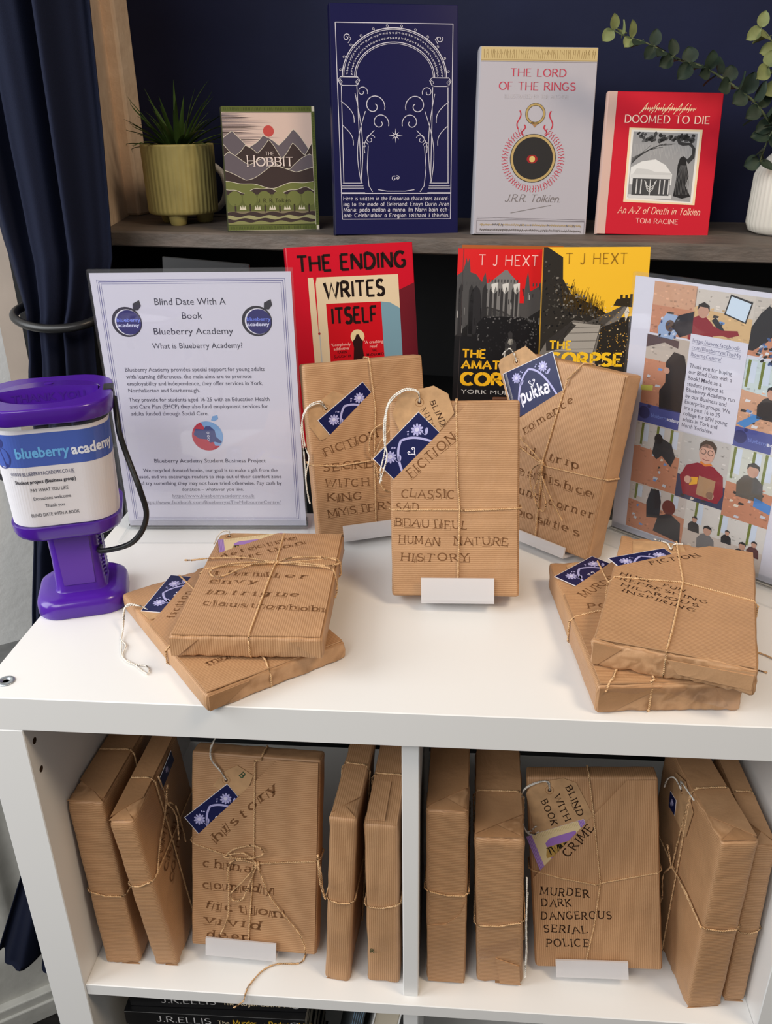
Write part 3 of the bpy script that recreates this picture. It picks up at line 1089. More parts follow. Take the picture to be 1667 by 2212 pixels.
def photo(x0, y0, x1, y1, wall, table, ty, seed, win=3):
    """room, windows with green curtains, table, papers"""
    r = random.Random(seed)
    a.L = 1
    a.rect(x0, y0, x1, y1, wall)
    h = y0 + (y1 - y0) * ty
    a.L = 2
    for i in range(win):
        cx = x0 + (x1 - x0) * (i + .3 + .3 * r.random()) / 3
        if h < y1 - 8:
            a.rect(cx, h + (y1 - h) * .25, cx + 6, y1 - 2, (206, 216, 232))
            a.poly([(cx - 3, y1 - 1), (cx, y1 - 1), (cx - .8, h + (y1 - h) * .1), (cx - 3.4, h + (y1 - h) * .1)], (112, 122, 48))
    a.L = 3
    a.poly([(x0, y0), (x1, y0), (x1, h - 4 * r.random()), (x0, h)], table)
    for i in range(70):        # grain and small shapes of a photograph
        cx, cy, g = r.uniform(x0, x1 - 4), r.uniform(y0, y1 - 3), r.uniform(1, 4)
        b = table if cy < h else wall
        q = r.uniform(.80, 1.14)
        a.L = 3 if cy < h else 2
        a.L += 0
        a.items.append(([(cx, cy), (cx + g, cy + r.uniform(-.4, .4)), (cx + g, cy + r.uniform(.6, 2.4)), (cx, cy + 1.4)], [(0, 1, 2, 3)], lin([min(255, v * q) for v in b]), 3.5 if cy < h else 1.5))
    a.L = 4
    for i in range(9):
        cx, cy, g = r.uniform(x0 + 3, x1 - 9), r.uniform(y0 + 1, max(y0 + 2, h - 6)), r.uniform(2, 6)
        t = r.uniform(-2, 2)
        a.poly([(cx, cy), (min(x1, cx + g), cy + t * .4), (min(x1, cx + g + 1), cy + 2.5), (cx + .8, cy + 3)], r.choice([(222, 222, 226), (200, 204, 214), (110, 150, 206), (60, 54, 52), (226, 214, 196)]))


photo(25, 240, 73, 293, TBL2, TBL, .55, 1, 0)
a.L = 5
a.poly([(34, 247), (42, 262), (54, 262), (60, 248), (52, 236), (36, 236)], (150, 172, 206))
for i in range(16):
    cx, cy = rnd.uniform(36, 56), rnd.uniform(238, 261)
    a.L = 6
    a.disc(cx, cy, 1.8, rnd.choice([DK, (58, 84, 130), (200, 206, 220)]), 1.1, 8, rnd.uniform(0, 90))
a.L = 6
a.poly([(50, 250), (56, 262), (72, 268), (73, 246), (60, 240)], (30, 30, 40))
a.disc(48, 250, 5.5, (92, 70, 58), 6)
photo(72, 243, 133, 291, (206, 196, 186), (212, 176, 128), .62, 2, 0)
a.L = 5
a.poly([(104, 270), (127, 264), (131, 285), (108, 290)], (40, 40, 44))
a.L = 6
a.poly([(105.5, 271), (126, 265.5), (129.5, 283.5), (109, 288)], (206, 222, 238))
a.poly([(92, 262), (104, 250), (108, 253), (96, 266)], (40, 40, 46))
a.L = 5
figure(a, 82, 257, 1.45, (140, 30, 44), (40, 30, 28))
a.L = 7
a.poly([(74, 246), (92, 246), (104, 249), (112, 248), (122, 252), (120, 256), (104, 254), (92, 258), (78, 262)], (140, 30, 44))
photo(133, 235, 171, 291, (198, 188, 178), TBL, .4, 3, 0)
a.L = 5
a.poly([(133, 262), (140, 276), (147, 284), (156, 280), (160, 262), (150, 250), (138, 240), (133, 240)], DK)
for i in range(30):
    a.L = 6
    a.disc(rnd.uniform(142, 164), rnd.uniform(230, 254), 2.4, rnd.choice([DK, (70, 92, 138), (206, 212, 224)]), 1.3, 8, rnd.uniform(0, 180))
photo(23, 161, 73, 238, (190, 176, 164), TBL, .66, 4, 0)
a.L = 5
a.poly([(46, 160), (44, 180), (50, 190), (48, 212), (56, 224), (68, 222), (73, 206), (73, 161)], (26, 22, 26))
a.poly([(23, 224), (44, 232), (60, 228), (60, 236), (23, 238)], (90, 70, 70))
a.poly([(22, 182), (36, 184), (36, 178), (22, 176)], (206, 200, 90))
a.L = 6
a.disc(50, 203, 3.4, (200, 150, 128))
photo(132, 162, 172, 232, (198, 212, 214), TBL2, .55, 5)
a.L = 5
figure(a, 164, 190, 1.3, (34, 34, 38), (30, 26, 26))
a.poly([(133, 165), (150, 178), (158, 176), (142, 162)], (70, 136, 200))
for x0, x1 in ((22, 71), (132, 172)):
    a.L = 5
    a.rect(x0, 141, x1, 162, (68, 78, 150))
    a.L = 6
    a.disc(x0 + 7, 152, 7, (40, 46, 104))
    a.disc(x0 + 12, 160, 2.0, (40, 46, 104))
    a.L = 7
    a.text('blueberry', x0 + 16, 149, 4.2, (120, 140, 214), 19)
    a.text('academy' if x0 < 100 else 'acad', x0 + 35, 149, 4.2, (230, 230, 244), 14, bold=.02)
photo(21, 68, 77, 141, (206, 200, 194), TBL, .60, 6)
a.L = 5
a.poly([(44, 108), (46, 124), (54, 128), (66, 124), (72, 110), (68, 98), (56, 108), (50, 102)], (46, 48, 52))
a.disc(50, 126, 5, (34, 28, 28), 6)
photo(77, 67, 132, 141, (196, 192, 188), (52, 60, 92), .36, 7, 0)
a.L = 5
a.poly([(80, 92), (86, 106), (98, 112), (116, 112), (128, 104), (131, 84), (126, 72), (86, 72)], (146, 28, 48))
a.L = 6
a.disc(107, 124, 8.6, (214, 168, 148), 11)
a.poly([(98, 126), (98.5, 134), (104, 139), (112, 139), (117, 134), (117, 126), (114, 131), (102, 131)], (74, 60, 50))
a.poly([(100, 113), (107, 110), (115, 113), (113, 115), (107, 112.5), (102, 115)], (226, 132, 48))
a.L = 7
a.ring(103, 126, 2.9, .6, DK, n=14)
a.ring(111, 126, 2.9, .6, DK, n=14)
a.line([(103, 118), (107, 116.8), (111, 118)], .8, (150, 84, 78))
a.line([(106, 121), (107.4, 120)], .5, (184, 132, 112))
a.poly([(101, 76), (120, 75), (121, 97), (102, 98)], (178, 140, 104))
a.poly([(92, 84), (101, 88), (101, 96), (93, 94)], (238, 176, 40))
a.disc(90, 90, 4.4, (214, 168, 148))
a.disc(117, 79, 4.4, (214, 168, 148))
photo(132, 62, 182, 141, (204, 206, 196), TBL, .5, 8)
a.L = 5
figure(a, 158, 106, 1.5, (88, 84, 78), (36, 30, 28))
a.poly([(164, 92), (182, 88), (182, 78), (164, 82)], (66, 130, 200))
photo(21, 11, 92, 68, (206, 196, 190), TBL, .62, 9)
a.L = 5
a.poly([(44, 48), (48, 66), (58, 67), (62, 54), (62, 34), (46, 30)], (34, 36, 46))
a.poly([(56, 16), (60, 36), (74, 44), (88, 36), (90, 12)], (38, 40, 48))
a.disc(72, 50, 8, (110, 48, 42), 9)
photo(92, 5, 182, 68, (216, 210, 204), (204, 190, 180), .45, 10)
a.L = 5
for fx, fy, fs, fc in ((104, 40, .7, DK), (120, 28, 1.1, (112, 110, 112)), (142, 38, .6, DK), (160, 26, .9, (30, 28, 32)), (172, 34, .7, (90, 50, 50))):
    figure(a, fx, fy, fs, fc)
a.L = 8
a.rect(72, 142, 133, 246, (216, 214, 228))
a.L = 9
for s, y, wd in (('https://www.facebook.', 237.5, 51), ('com/BlueberryatTheMe', 230.5, 52), ('lbourneCentre/', 223.5, 33)):
    a.text(s, 75, y, 4.3, (112, 112, 140), wd)
    a.line([(75, y - 1.1), (75 + wd, y - 1.1)], .3, (112, 112, 140))
for i, (s, wd) in enumerate((('Thank you for buying', 46), ('our Blind Date with a', 47), ('Book! Made as a', 37), ('student project at', 40), ('Blueberry Academy run', 53), ('by our Business and', 45), ('Enterprise groups. We', 50), ('are a post 16 to 25', 40), ('college for SEN young', 49), ('adults in York and', 39), ('North Yorkshire.', 35))):
    a.text(s, 75, 211.5 - 6.45 * i, 4.4, (74, 72, 92), wd, bold=.004)
sign('clear upright sign holder with a sheet of small photographs, beside the yellow book', pose(0.3003, 0.2855, 0.004, -43.2, -1.2), 0.2160, 0.2998, a, (216, 214, 226))
# ------------------------------------------------------------------ books
def book(label, M, w, d, h, cover, art, ink=None, hard=True, spine=None, spine_w=0.0, back=None, group=None, name='book'):
    """front at y = 0, spine on the left; a hardback's boards stand proud of its pages"""
    ink = ink or ink_gloss
    root = thing(name, label, 'book', M, group)
    t = 0.0026 if hard else 0.0005
    o = 0.003 if hard else 0.0
    c = lin(cover)
    sc = lin(spine or cover)
    mb = MB()
    x0 = -w / 2
    mb.bbox((x0, 0, 0), (w / 2, t, h), ink, 0.0007 if hard else 0.0002, 1, None, c)
    mb.bbox((x0, d - t, 0), (w / 2, d, h), ink, 0.0007 if hard else 0.0002, 1, None, lin(back) if back else c)
    # rounded spine
    n = 8
    ring0, ring1 = [], []
    for i in range(n + 1):
        a = pi / 2 + pi * i / n
        ring0.append((x0 + 0.0006 + (0.0032 if hard else 0.0006) * cos(a), d / 2 - d / 2 * sin(a), 0))
    ins = [(x0 + t, d - t, 0), (x0 + t, t, 0)]
    prof = ring0 + ins
    mb.add([(x, y, z) for z in (0, h) for x, y, _ in prof], [tuple(range(len(prof)))] + [tuple(range(len(prof), 2 * len(prof)))] + [(i, (i + 1) % len(prof), len(prof) + (i + 1) % len(prof), len(prof) + i) for i in range(len(prof))], ink, sc)
    pt = face('front', w, d, h)
    if spine_w:
        mb.prism([(0.0, 0.2), (spine_w, 0.2), (spine_w, h * 1000 - .2), (0.0, h * 1000 - .2)], pt, 0.0, 0.0002, ink, sc)
    art.draw(mb, pt, ink, 0.00028, 0.00005)
    mb.build('cover', root)
    mb = MB()
    mb.bbox((x0 + t + 0.0005, t, o), (w / 2 - o - (0.0004 if not hard else 0), d - t, h - o - (0.0003 if not hard else 0)), pages, 0.0004, 1)
    mb.build('page_block', root)
    return root


SH = 0.300
UPR = 'books standing face out on the alcove shelf'
ON = 'books standing behind the unit'

# the landscape-jacketed book (plain generic hills in the jacket's colours)
a = Art()
PK, BR, GN, PU, CR = (206, 180, 168), (58, 44, 42), (106, 110, 58), (96, 86, 92), (206, 196, 176)
a.rect(0, 9, 131, 167, PK)
r = random.Random(3)
a.L = 1
for i in range(26):
    y = 124 + i * 1.6
    L_ = r.uniform(20, 75) * (1.0 if i > 6 else 1.4)
    a.poly([(0, y), (L_, y + .2), (L_ * .6, y + r.uniform(.6, 1.3)), (0, y + r.uniform(.7, 1.6))], r.choice([BR, PU, (120, 104, 104)]))
a.disc(67, 141, 8.0, (186, 72, 66))


def ridge(y0, amp, per, ph, col, base, line=None, sharp=0):
    P = [(0, base)]
    T = []
    for i in range(66):
        x = i * 2.0
        y = y0 + amp * sin(2 * pi * x / per + ph) + amp * .45 * sin(2 * pi * x / per * 2.3 + ph * 2)
        if sharp:
            y += sharp * (1 - abs(((x / per * 2 + ph) % 1.0) * 2 - 1))
        T.append((min(x, 131), y))
    a.poly(P + T + [(131, base)], col)
    if line:
        L = a.L
        a.L = L + 1
        a.line(T, .7, line)
        a.L = L


for k, (y0, amp, per, ph, col, sh) in enumerate(((118, 4, 90, 1.2, PU, 22), (106, 4, 70, 2.6, BR, 20), (92, 5, 120, .4, PU, 14), (80, 6, 150, 3.6, BR, 8), (66, 4, 110, 1.0, GN, 0), (58, 3, 60, 2.2, BR, 0))):
    a.L = 2 + 2 * k
    ridge(y0, amp, per, ph, col, 9, CR, sh)
a.L = 15
a.rect(0, 9, 131, 52, (92, 96, 50))
a.L = 16
for i in range(6):
    cx = 12 + i * 22
    a.disc(cx, 46, 10.5, GN, 11, 14, 10 * (i % 3))
    a.rect(cx - 1.2, 26, cx + 1.2, 38, BR)
for i in range(5):
    cx = 23 + i * 22
    a.poly([(cx - 5, 30), (cx - 3.4, 36), (cx - 1.2, 31), (cx, 37), (cx + 1.2, 31), (cx + 3.4, 36), (cx + 5, 30)], CR)
a.rect(0, 9, 131, 28, (120, 108, 84))
a.L = 17
for k, (y0, c) in enumerate(((26, BR), (21, (150, 146, 104)), (17, BR), (13, (128, 128, 80)))):
    a.poly([(0, 9)] + [(2.62 * i, y0 + 1.4 * sin(i * .55 + k * 1.3)) for i in range(51)] + [(131, 9)], c)
    a.L += 1
a.L = 22
for y0, y1 in ((167, 175), (0.5, 8)):
    a.rect(0, y0, 136, y1, (84, 92, 40))
    a.line([(0, y0), (136, y0)], .8, CR)
a.rect(131, 8, 136, 167, (84, 92, 40))
a.line([(131, 8), (131, 167)], .7, CR)
a.L = 23
for i in range(54):
    x = 4 + i * 2.35
    for y0 in (169, 2):
        a.line([(x, y0), (x + r.uniform(-.5, .9), y0 + 4.4)], .5, (48, 54, 24))
for i in range(66):
    a.line([(132.4, 10 + i * 2.36), (135, 10 + i * 2.36 + r.uniform(-.5, .8))], .5, (48, 54, 24))
a.rect(132, 168, 136, 175, CR)
a.rect(132, 0, 136, 7, CR)
WT = (222, 204, 196)
a.stroke('THE', 67, 107, 4.8, WT, 13, 'C', .13, .08, .08)
a.stroke('H', 33, 91.5, 15, WT, 11.5, 'L', .12, .08, .10)
a.stroke('OBBIT', 47, 92, 12, WT, 54, 'L', .13, .08, .10)
a.stroke('J. R. R. Tolkien', 70, 40.5, 5.4, (46, 42, 24), 48, 'C', .10, .07, .06)
book('small hardback with a red sun over grey and green hills, beside the ribbed pot', pose(-0.2437, 0.7555, SH, 12.2, 13.6, .8), .1362, .025, .175, (74, 80, 44), a, ink_matt, True, (60, 62, 40), 0, (40, 44, 34), UPR)

# tall navy book: white frame, plain arch on two plain columns, scrollwork, four lines of lettering
a = Art()
BL, WH = (19, 19, 66), (200, 196, 206)
for lo, hi_ in (((7, 10), (278, 278)),):
    a.line([(7, 278), (170, 278)], 1.0, WH)
    a.line([(7, 278), (10, 21)], 1.0, WH)
    a.line([(170, 278), (166, 21)], 1.0, WH)
    a.line([(10, 21), (166, 21)], 1.0, WH)
a.line([(10, 56), (166, 56)], 1.3, WH)
for rx, ry, w_ in ((73, 63, 1.3), (71, 61, .7), (56, 45, 1.1), (54, 43, .7)):
    a.line([(88 + rx * cos(pi * i / 44), 209 + ry * sin(pi * i / 44)) for i in range(45)], w_, WH)


def curl(cx, cy, r0, turns, a0, sgn, w_, c, n=30):
    P = []
    for i in range(n + 1):
        t = i / n
        ang = radians(a0) + sgn * turns * 2 * pi * t
        rr = r0 * (1 - .82 * t)
        P.append((cx + rr * cos(ang), cy + rr * sin(ang)))
    a.line(P, w_, c)


r = random.Random(8)
for i in range(46):        # a band of small flourishes between the two arches
    t = pi * (i + .8) / 47
    for rx, ry in ((66.5, 56.5), (60, 50)):
        x, y = 88 + rx * cos(t), 209 + ry * sin(t)
        q = t - pi / 2 + r.uniform(-.5, .5)
        P = [(-1.5, r.uniform(-1.6, 1)), (-.6, 1.2), (.3, r.uniform(-1.2, -.2)), (1.2, r.uniform(.2, 2.0))]
        a.line([(x + u * cos(q) - v * sin(q), y + u * sin(q) + v * cos(q)) for u, v in P], .65, WH)
for i in range(12):
    t = pi * (i + .5) / 12
    curl(88 + 76 * cos(t), 209 + 66 * sin(t), 2.2, 1.1, math.degrees(t) + 180, 1, .55, WH, 14)
for sx in (-1, 1):
    cx = 88 + sx * 64
    for k, (x0, x1) in enumerate(((-11, -8), (11, 8))):
        a.line([(cx + x0 * .98, 197), (cx + x0 * 1.15 - sx * 2, 70)], 1.0, WH)
    a.line([(cx - 15, 205), (cx - 12, 209), (cx + 12, 209), (cx + 15, 205), (cx + 12, 199), (cx + 8, 198), (cx - 8, 198), (cx - 12, 199)], .9, WH, True)
    for q in (-11, 11):
        curl(cx + q, 203, 3.2, 1.2, 90, 1 if q < 0 else -1, .7, WH, 16)
    for y0 in (70, 66, 63, 57):
        w2 = 14 + (70 - y0) * .25
        a.line([(cx - w2 - sx * 2, y0), (cx + w2 - sx * 2, y0)], .8, WH)
    # loose scrollwork, the same on both sides
    for (dx, dy, r0, tr, a0, w_) in ((30, 172, 16, 1.2, 200, 1.1), (46, 190, 8, 1.1, 200, .9), (22, 150, 13, 1.15, 200, 1.0), (36, 128, 7, 1.1, 160, .8), (44, 120, 5, 1.0, 180, .7)):
        curl(88 + sx * dx, dy, r0, tr, a0 if sx > 0 else 180 - a0, -sx, w_, WH)
    for (x0, y0, x1, y1, b) in ((50, 70, 42, 165, 8), (50, 70, 56, 188, -6), (44, 110, 30, 140, 6), (60, 120, 74, 146, -5), (58, 150, 76, 178, -6)):
        a.line([(88 + sx * (x0 + (x1 - x0) * t_ + b * sin(pi * t_)), y0 + (y1 - y0) * t_) for t_ in [i / 12 for i in range(13)]], .9, WH)
a.line([(54, 58), (49, 66), (47, 90), (49, 119)], .9, WH)
a.line([(122, 58), (128, 66), (131, 90), (129, 119)], .9, WH)
a.line([(62, 61), (75, 59), (101, 59), (114, 61)], .9, WH)
for k in range(8):
    t = k * pi / 4
    R_ = 10 if k % 2 == 0 else 7
    a.poly([(88 + R_ * cos(t), 133 + R_ * sin(t)), (88 + 1.8 * cos(t + .5), 133 + 1.8 * sin(t + .5)), (88 + 1.8 * cos(t - .5), 133 + 1.8 * sin(t - .5))], WH)
curl(85, 76, 3.6, 1.1, 60, 1, .9, WH, 14)
curl(90, 77, 3.0, 1.1, 120, -1, .9, WH, 14)
for sx, cx in ((1, 22), (-1, 151)):
    curl(cx, 259, 5, 1.2, 30, sx, 1.0, WH, 18)
    a.line([(cx + 3 * sx, 261), (cx + 6 * sx, 258), (cx + 2 * sx, 252)], .8, WH)
for i, s in enumerate(('Here is written in the Feanorian characters accord-', 'ing to the mode of Beleriand: Ennyn Durin Aran', 'Moria: pedo mellon a minno. Im Narvi hain ech-', 'ant: Celebrimbor o Eregion teithant i thiwhin.')):
    a.stroke(s, 12, 46.6 - 7.6 * i, 5.2, WH, 152, 'L', .15, .08, .05, shear=.05)
book('tall navy blue hardback with a white line-drawn arch on its cover', pose(-0.0540, 0.7031, SH, 10.2, 13.2, 1.1), .1771, .032, .3023, BL, a, ink_gloss, True, (15, 15, 52), 0, None, UPR)

# grey jacketed book
a = Art()
GR, GO, RD = (178, 174, 182), (196, 174, 126), (190, 62, 82)
a.rect(1, 224, 157, 241, GO)
a.L = 1
r = random.Random(21)
for i in range(52):
    x = 5 + i * 2.9
    a.line([(x, 227), (x + r.uniform(-1, 1.6), 238)], .6, (146, 122, 78))
    if r.random() < .5:
        a.line([(x, 236), (x + 1.8, 232)], .5, (146, 122, 78))
a.line([(1, 225), (157, 225)], .5, (140, 116, 74))
a.line([(1, 223), (157, 223)], .4, (150, 140, 140))
a.stroke('THE LORD', 79, 205, 9.4, RD, 75, 'C', .12, .06, .07)
a.stroke('OF THE RINGS', 78.5, 188, 9.6, RD, 103, 'C', .12, .06, .07)
a.stroke('ILLUSTRATED BY THE AUTHOR', 78, 177.5, 4.6, (190, 184, 188), 86, 'C', .10, .06, .06)
a.ring(78, 158, 12.0, 3.4, (60, 52, 40))
a.L = 2
a.ring(78, 158, 12.0, 2.4, (176, 150, 96))
a.poly([(72, 147.5), (84, 147.5), (80, 143), (78, 140.5), (76, 143)], (160, 120, 84))
a.L = 1
for sx in (-1, 1):
    for (x0, y0, h_) in ((22, 148, 24), (15, 140, 14)):
        P = [(78 + sx * (x0 + 2.4 * sin(t_ * 6)), y0 - 10 + h_ * t_) for t_ in [i / 10 for i in range(11)]]
        a.line(P, 1.5, (186, 50, 66))
for i in range(64):            # a wreath of short red flourishes
    t = 2 * pi * (i + .5) / 64
    if .36 < (t / pi) < .64:
        continue
    for rr in (37.0, 41.0):
        x, y = 78 + rr * cos(t), 100 + rr * sin(t)
        q = t + r.uniform(-.5, .5)
        a.line([(x + (-2.4) * cos(q), y - 2.4 * sin(q)), (x + r.uniform(-1, 1) - .9 * sin(q), y + .9 * cos(q)), (x + 2.4 * cos(q), y + 2.4 * sin(q))], .8, (190, 58, 76))
a.disc(78, 101, 31.5, (62, 54, 44), n=48)
a.L = 2
a.disc(78, 101, 30.6, (182, 156, 104), n=48)
a.L = 3
a.disc(78, 101, 27.4, (48, 46, 46), n=48)
a.L = 4
a.disc(77, 100, 7.5, (150, 40, 42), 5.6, 20)
a.L = 5
a.disc(77, 100, 4.0, (206, 180, 110))
a.L = 1
a.stroke('J.R.R. Tolkien.', 42, 44, 9.5, (120, 112, 112), 77, 'L', .09, .05, 0, shear=.3, gap=.06)
a.line([(51, 29), (107, 40)], .8, (130, 124, 124))
for y in (22, 20):
    a.line([(4, y + .6), (155, y - .8)], .4, (120, 112, 116))
a.frame(4, 1.5, 155, 18.5, .4, (120, 112, 116))
for row, yb in ((0, 12), (1, 5)):
    for i in range(48):
        x = 9 + i * 2.95
        P = [(0, 0), (.7, r.uniform(1.6, 3)), (1.3, r.uniform(0, 1)), (2.2, r.uniform(1, 2.6)), (2.6, r.uniform(-1.4, .4))]
        a.line([(x + u, yb + v) for u, v in P], .55, (176, 150, 96) if row == 0 and r.random() < .8 else (96, 88, 84))
book('thick pale grey jacketed hardback with gold rings and red title lettering', pose(0.1333, 0.6911, SH, 2.6, 11.5, 1.5), .1576, .042, .2416, GR, a, ink_gloss, True, (172, 170, 176), 0, None, UPR)

# red hardback with a pale cloth spine
a = Art()
R_, CRM = (196, 22, 44), (240, 206, 170)
r = random.Random(31)
for i in range(24):
    x = 47 + i * 2.85
    P = [(r.uniform(-1, 0), 161 - 2 * (i % 3 == 0)), (.8, 164.5), (2.0, 162.6), (2.6, 165.4 + 4 * (i % 4 == 0))]
    a.line([(x + u + (v - 161) * .3, v) for u, v in P], .75, CRM)
for x in (47, 62, 78, 92, 100):
    a.line([(x - 5, 156.5), (x + 6, 171)], .8, CRM)
a.stroke('DOOMED TO DIE', 80, 145.5, 9.4, (244, 214, 196), 112, 'C', .13, .06, .07)
a.poly([(31, 139), (128, 138), (128, 41), (32, 43)], (234, 208, 170))
a.L = 1
a.poly([(34, 136.5), (125, 135.5), (125, 43), (35, 46)], (226, 222, 216))
a.L = 2
PX = [(37, 134), (122, 133), (122, 45), (37, 49)]
a.poly(PX, (150, 150, 152))
a.L = 3
a.poly([(38, 88), (52, 96), (70, 99), (84, 92), (94, 80), (94, 66), (38, 66)], (218, 218, 218))
for i in range(60):
    a.disc(r.uniform(40, 118), r.uniform(122, 132), r.uniform(2, 4), r.choice([(44, 44, 46), (70, 70, 72), (100, 100, 102)]), r.uniform(1.4, 3), 8, r.uniform(0, 90))
for i in range(9):
    a.line([(38, 92 + i), (50 + i * 3, 106 + i * 1.5), (62 + i * 4, 116 + r.uniform(-2, 4))], .6, (70, 70, 72))
for i in range(40):
    x = 40 + i * 2
    a.line([(x, 100 + r.uniform(-3, 10)), (x + .2, 118)], .3, (176, 176, 178))
a.L = 4
a.rect(39, 74, 94, 79, (206, 206, 206))
a.rect(42, 52, 92, 74, (66, 66, 68))
a.poly([(41, 79), (46, 87), (62, 86), (70, 83), (92, 82), (93, 79)], (196, 196, 196))
a.rect(38, 48, 96, 53, (204, 204, 204))
a.L = 5
for x in (47, 53, 78, 84, 90):
    a.rect(x, 54, x + 1.6, 73, (196, 196, 196))
a.line([(66, 52), (66, 73)], 1.4, (206, 206, 206))
for k in range(3):
    a.line([(58 + k, 72 - k), (60 + k, 66 - 3 * k), (66, 62 - 3 * k), (72 - k, 66 - 3 * k), (74 - k, 72 - k)], .8, (206, 206, 206))
a.poly([(98, 52), (100, 74), (100, 92), (102, 101), (106, 104), (110, 101), (112, 92), (116, 78), (113, 66), (121, 52), (110, 49)], (30, 30, 32))
a.poly([(106, 104), (112, 100), (117, 106), (117, 114), (112, 118), (104, 117), (98, 119), (95, 125), (99, 126), (101, 122), (108, 121), (115, 121), (121, 114), (121, 102), (114, 94)], (52, 52, 54))
a.L = 6
for i in range(9):
    x = 101 + i * 1.9
    a.line([(x, 54), (x - .6 + .2 * i, 70), (104 + i * .8, 92)], .45, (104, 104, 106))
a.L = 1
a.stroke('An A-Z of Death in Tolkien', 26, 28, 8.6, (244, 190, 166), 110, 'L', .13, .07, .05, shear=.22, gap=.10)
a.stroke('TOM RACINE', 80, 15.5, 6.2, (240, 178, 168), 57, 'C', .13, .07, .07)
book('red hardback with pale pink cloth spine and grey pictorial panel, beside the white vase', pose(0.3014, 0.6825, SH, -1.8, 13.8, 1.8), .1504, .020, .1848, R_, a, ink_matt, True, (206, 172, 160), 11, None, UPR)

# red hardback behind the left parcel
a = Art()
RED, BK, CM = (206, 18, 42), (32, 20, 18), (228, 206, 172)
a.poly([(146, 205), (171, 215), (171, 60), (146, 60)], (110, 26, 38))
a.L = 1
a.poly([(26, 228), (149, 227), (149, 60), (27, 60)], CM)
a.L = 2
a.poly([(33, 228), (38, 228), (36, 220), (36, 180), (35, 150), (34, 220)], (206, 18, 42))
a.poly([(36, 160), (37, 160), (38, 60), (35, 60)], (188, 188, 186))
a.disc(36, 154, 1.7, (186, 18, 40))
a.poly([(123, 192), (136, 190), (149, 182), (149, 60), (124, 60)], (122, 158, 174))
a.L = 3
a.poly([(48, 193), (123, 192), (124, 60), (49, 60)], (204, 16, 30))
a.L = 4
a.disc(88, 147, 9.6, (234, 208, 158))
a.L = 5
a.poly([(82, 132), (81, 141), (84.5, 145), (86.5, 150), (90, 150), (91.5, 145), (95, 141), (94, 132), (97, 100), (79, 100)], (46, 20, 20))
a.L = 2
a.stroke('THE ENDING', 87, 236.5, 19.5, BK, 147, 'C', .19, .17)
a.L = 4
a.stroke('WRITES', 88, 200.5, 20, BK, 81, 'C', .19, .17)
a.stroke('ITSELF', 85.5, 166, 20, BK, 62, 'C', .21, .18)
for s, x, y, w_ in (("'Completely", 51, 136, 27), ("addictive'", 54, 130.5, 22), ("'A cracking", 97, 137, 26), ("read'", 104, 131, 11)):
    a.text(s, x, y, 3.8, (236, 170, 160), w_, bold=.02)
for s, x, y, w_ in (('KARIN', 59, 125.5, 13), ('SLAUGHTER', 54, 120, 24), ('VAL', 107, 125.5, 7), ('McDERMID', 99, 120, 24)):
    a.text(s, x, y, 3.6, (70, 14, 18), w_, bold=.02)
mat_r = book('tall red hardback picturing a smaller cream and red book, right of the text sign', pose(-0.0942, 0.5450, 0.0377, 13.4, 13.3, -.7), .1710, .030, .2683, RED, a, ink_gloss, True, (188, 18, 38), 0, None, ON)

# two paperbacks by the same author, red sky and yellow sky
a = Art()
G1, G2, G3, B1 = (74, 72, 72), (118, 116, 115), (46, 44, 45), (22, 20, 22)
a.rect(0, 0, 129, 201, B1)
a.L = 1
a.rect(0, 110, 129, 201, (208, 24, 26))
r = random.Random(41)
a.L = 2


def gothic(pts, col):
    a.poly(pts, col)


gothic([(0, 90), (0, 168), (7, 173), (10, 183), (11, 190), (13, 183), (15, 190), (17, 172), (24, 170), (32, 160), (34, 168), (36, 172), (38, 160), (40, 90)], G1)
gothic([(36, 90), (36, 158), (42, 160), (60, 175), (64, 175), (66, 172), (80, 158), (82, 90)], G2)
gothic([(80, 90), (80, 135), (86, 135), (86, 150), (88, 166), (89.5, 174), (91, 166), (93, 150), (94, 150), (104, 156), (110, 172), (129, 186), (129, 90)], G1)
gothic([(0, 92), (40, 130), (60, 125), (84, 112), (108, 128), (129, 120), (129, 80), (0, 80)], G3)
a.L = 3
for x in (3, 16, 33):
    a.poly([(x, 92), (x, 150), (x + 3, 158), (x + 6 if x > 5 else x + 4, 150), (x + 6, 92)], (44, 42, 43))
a.poly([(17, 95), (17, 138), (20, 150), (25, 156), (30, 150), (32, 138), (32, 95)], (40, 38, 40))
for x in (42, 48, 56, 62, 70, 75):
    a.poly([(x, 118), (x, 150), (x + 1.8, 156), (x + 3.6, 150), (x + 3.6, 118)], (52, 50, 51))
for x in (44, 58, 72):
    a.poly([(x, 158), (x + 8, 160), (x + 8, 150), (x + 4, 146), (x, 150)], (206, 204, 200))
for i in range(46):
    x = r.uniform(0, 126)
    y = r.uniform(95, 160)
    if y < 150 or x > 94:
        a.rect(x, y, x + r.uniform(.5, 1.6), y + r.uniform(3, 10), r.choice([G3, (120, 118, 116), (178, 176, 172), (40, 38, 40)]) if y < 140 else G3)
for x0, x1 in ((0, 30), (36, 80), (96, 129)):
    for x in range(int(x0), int(x1), 4):
        a.rect(x, 156 if x0 != 36 else 160, x + 1.6, 160 if x0 != 36 else 164, (70, 68, 69))
a.L = 4
a.poly([(0, 0), (0, 92), (26, 92), (28, 108), (36, 117), (60, 118), (88, 117), (96, 108), (104, 96), (129, 104), (129, 0)], B1)
for i in range(120):
    a.L = 5
    x, y = r.uniform(28, 104), r.uniform(74, 117)
    edge = abs(x - 66) / 38 > .62 or y > 110
    a.disc(x, y, r.uniform(.5, 1.4), (96, 94, 94) if edge else (40, 38, 40), n=6)
a.L = 6
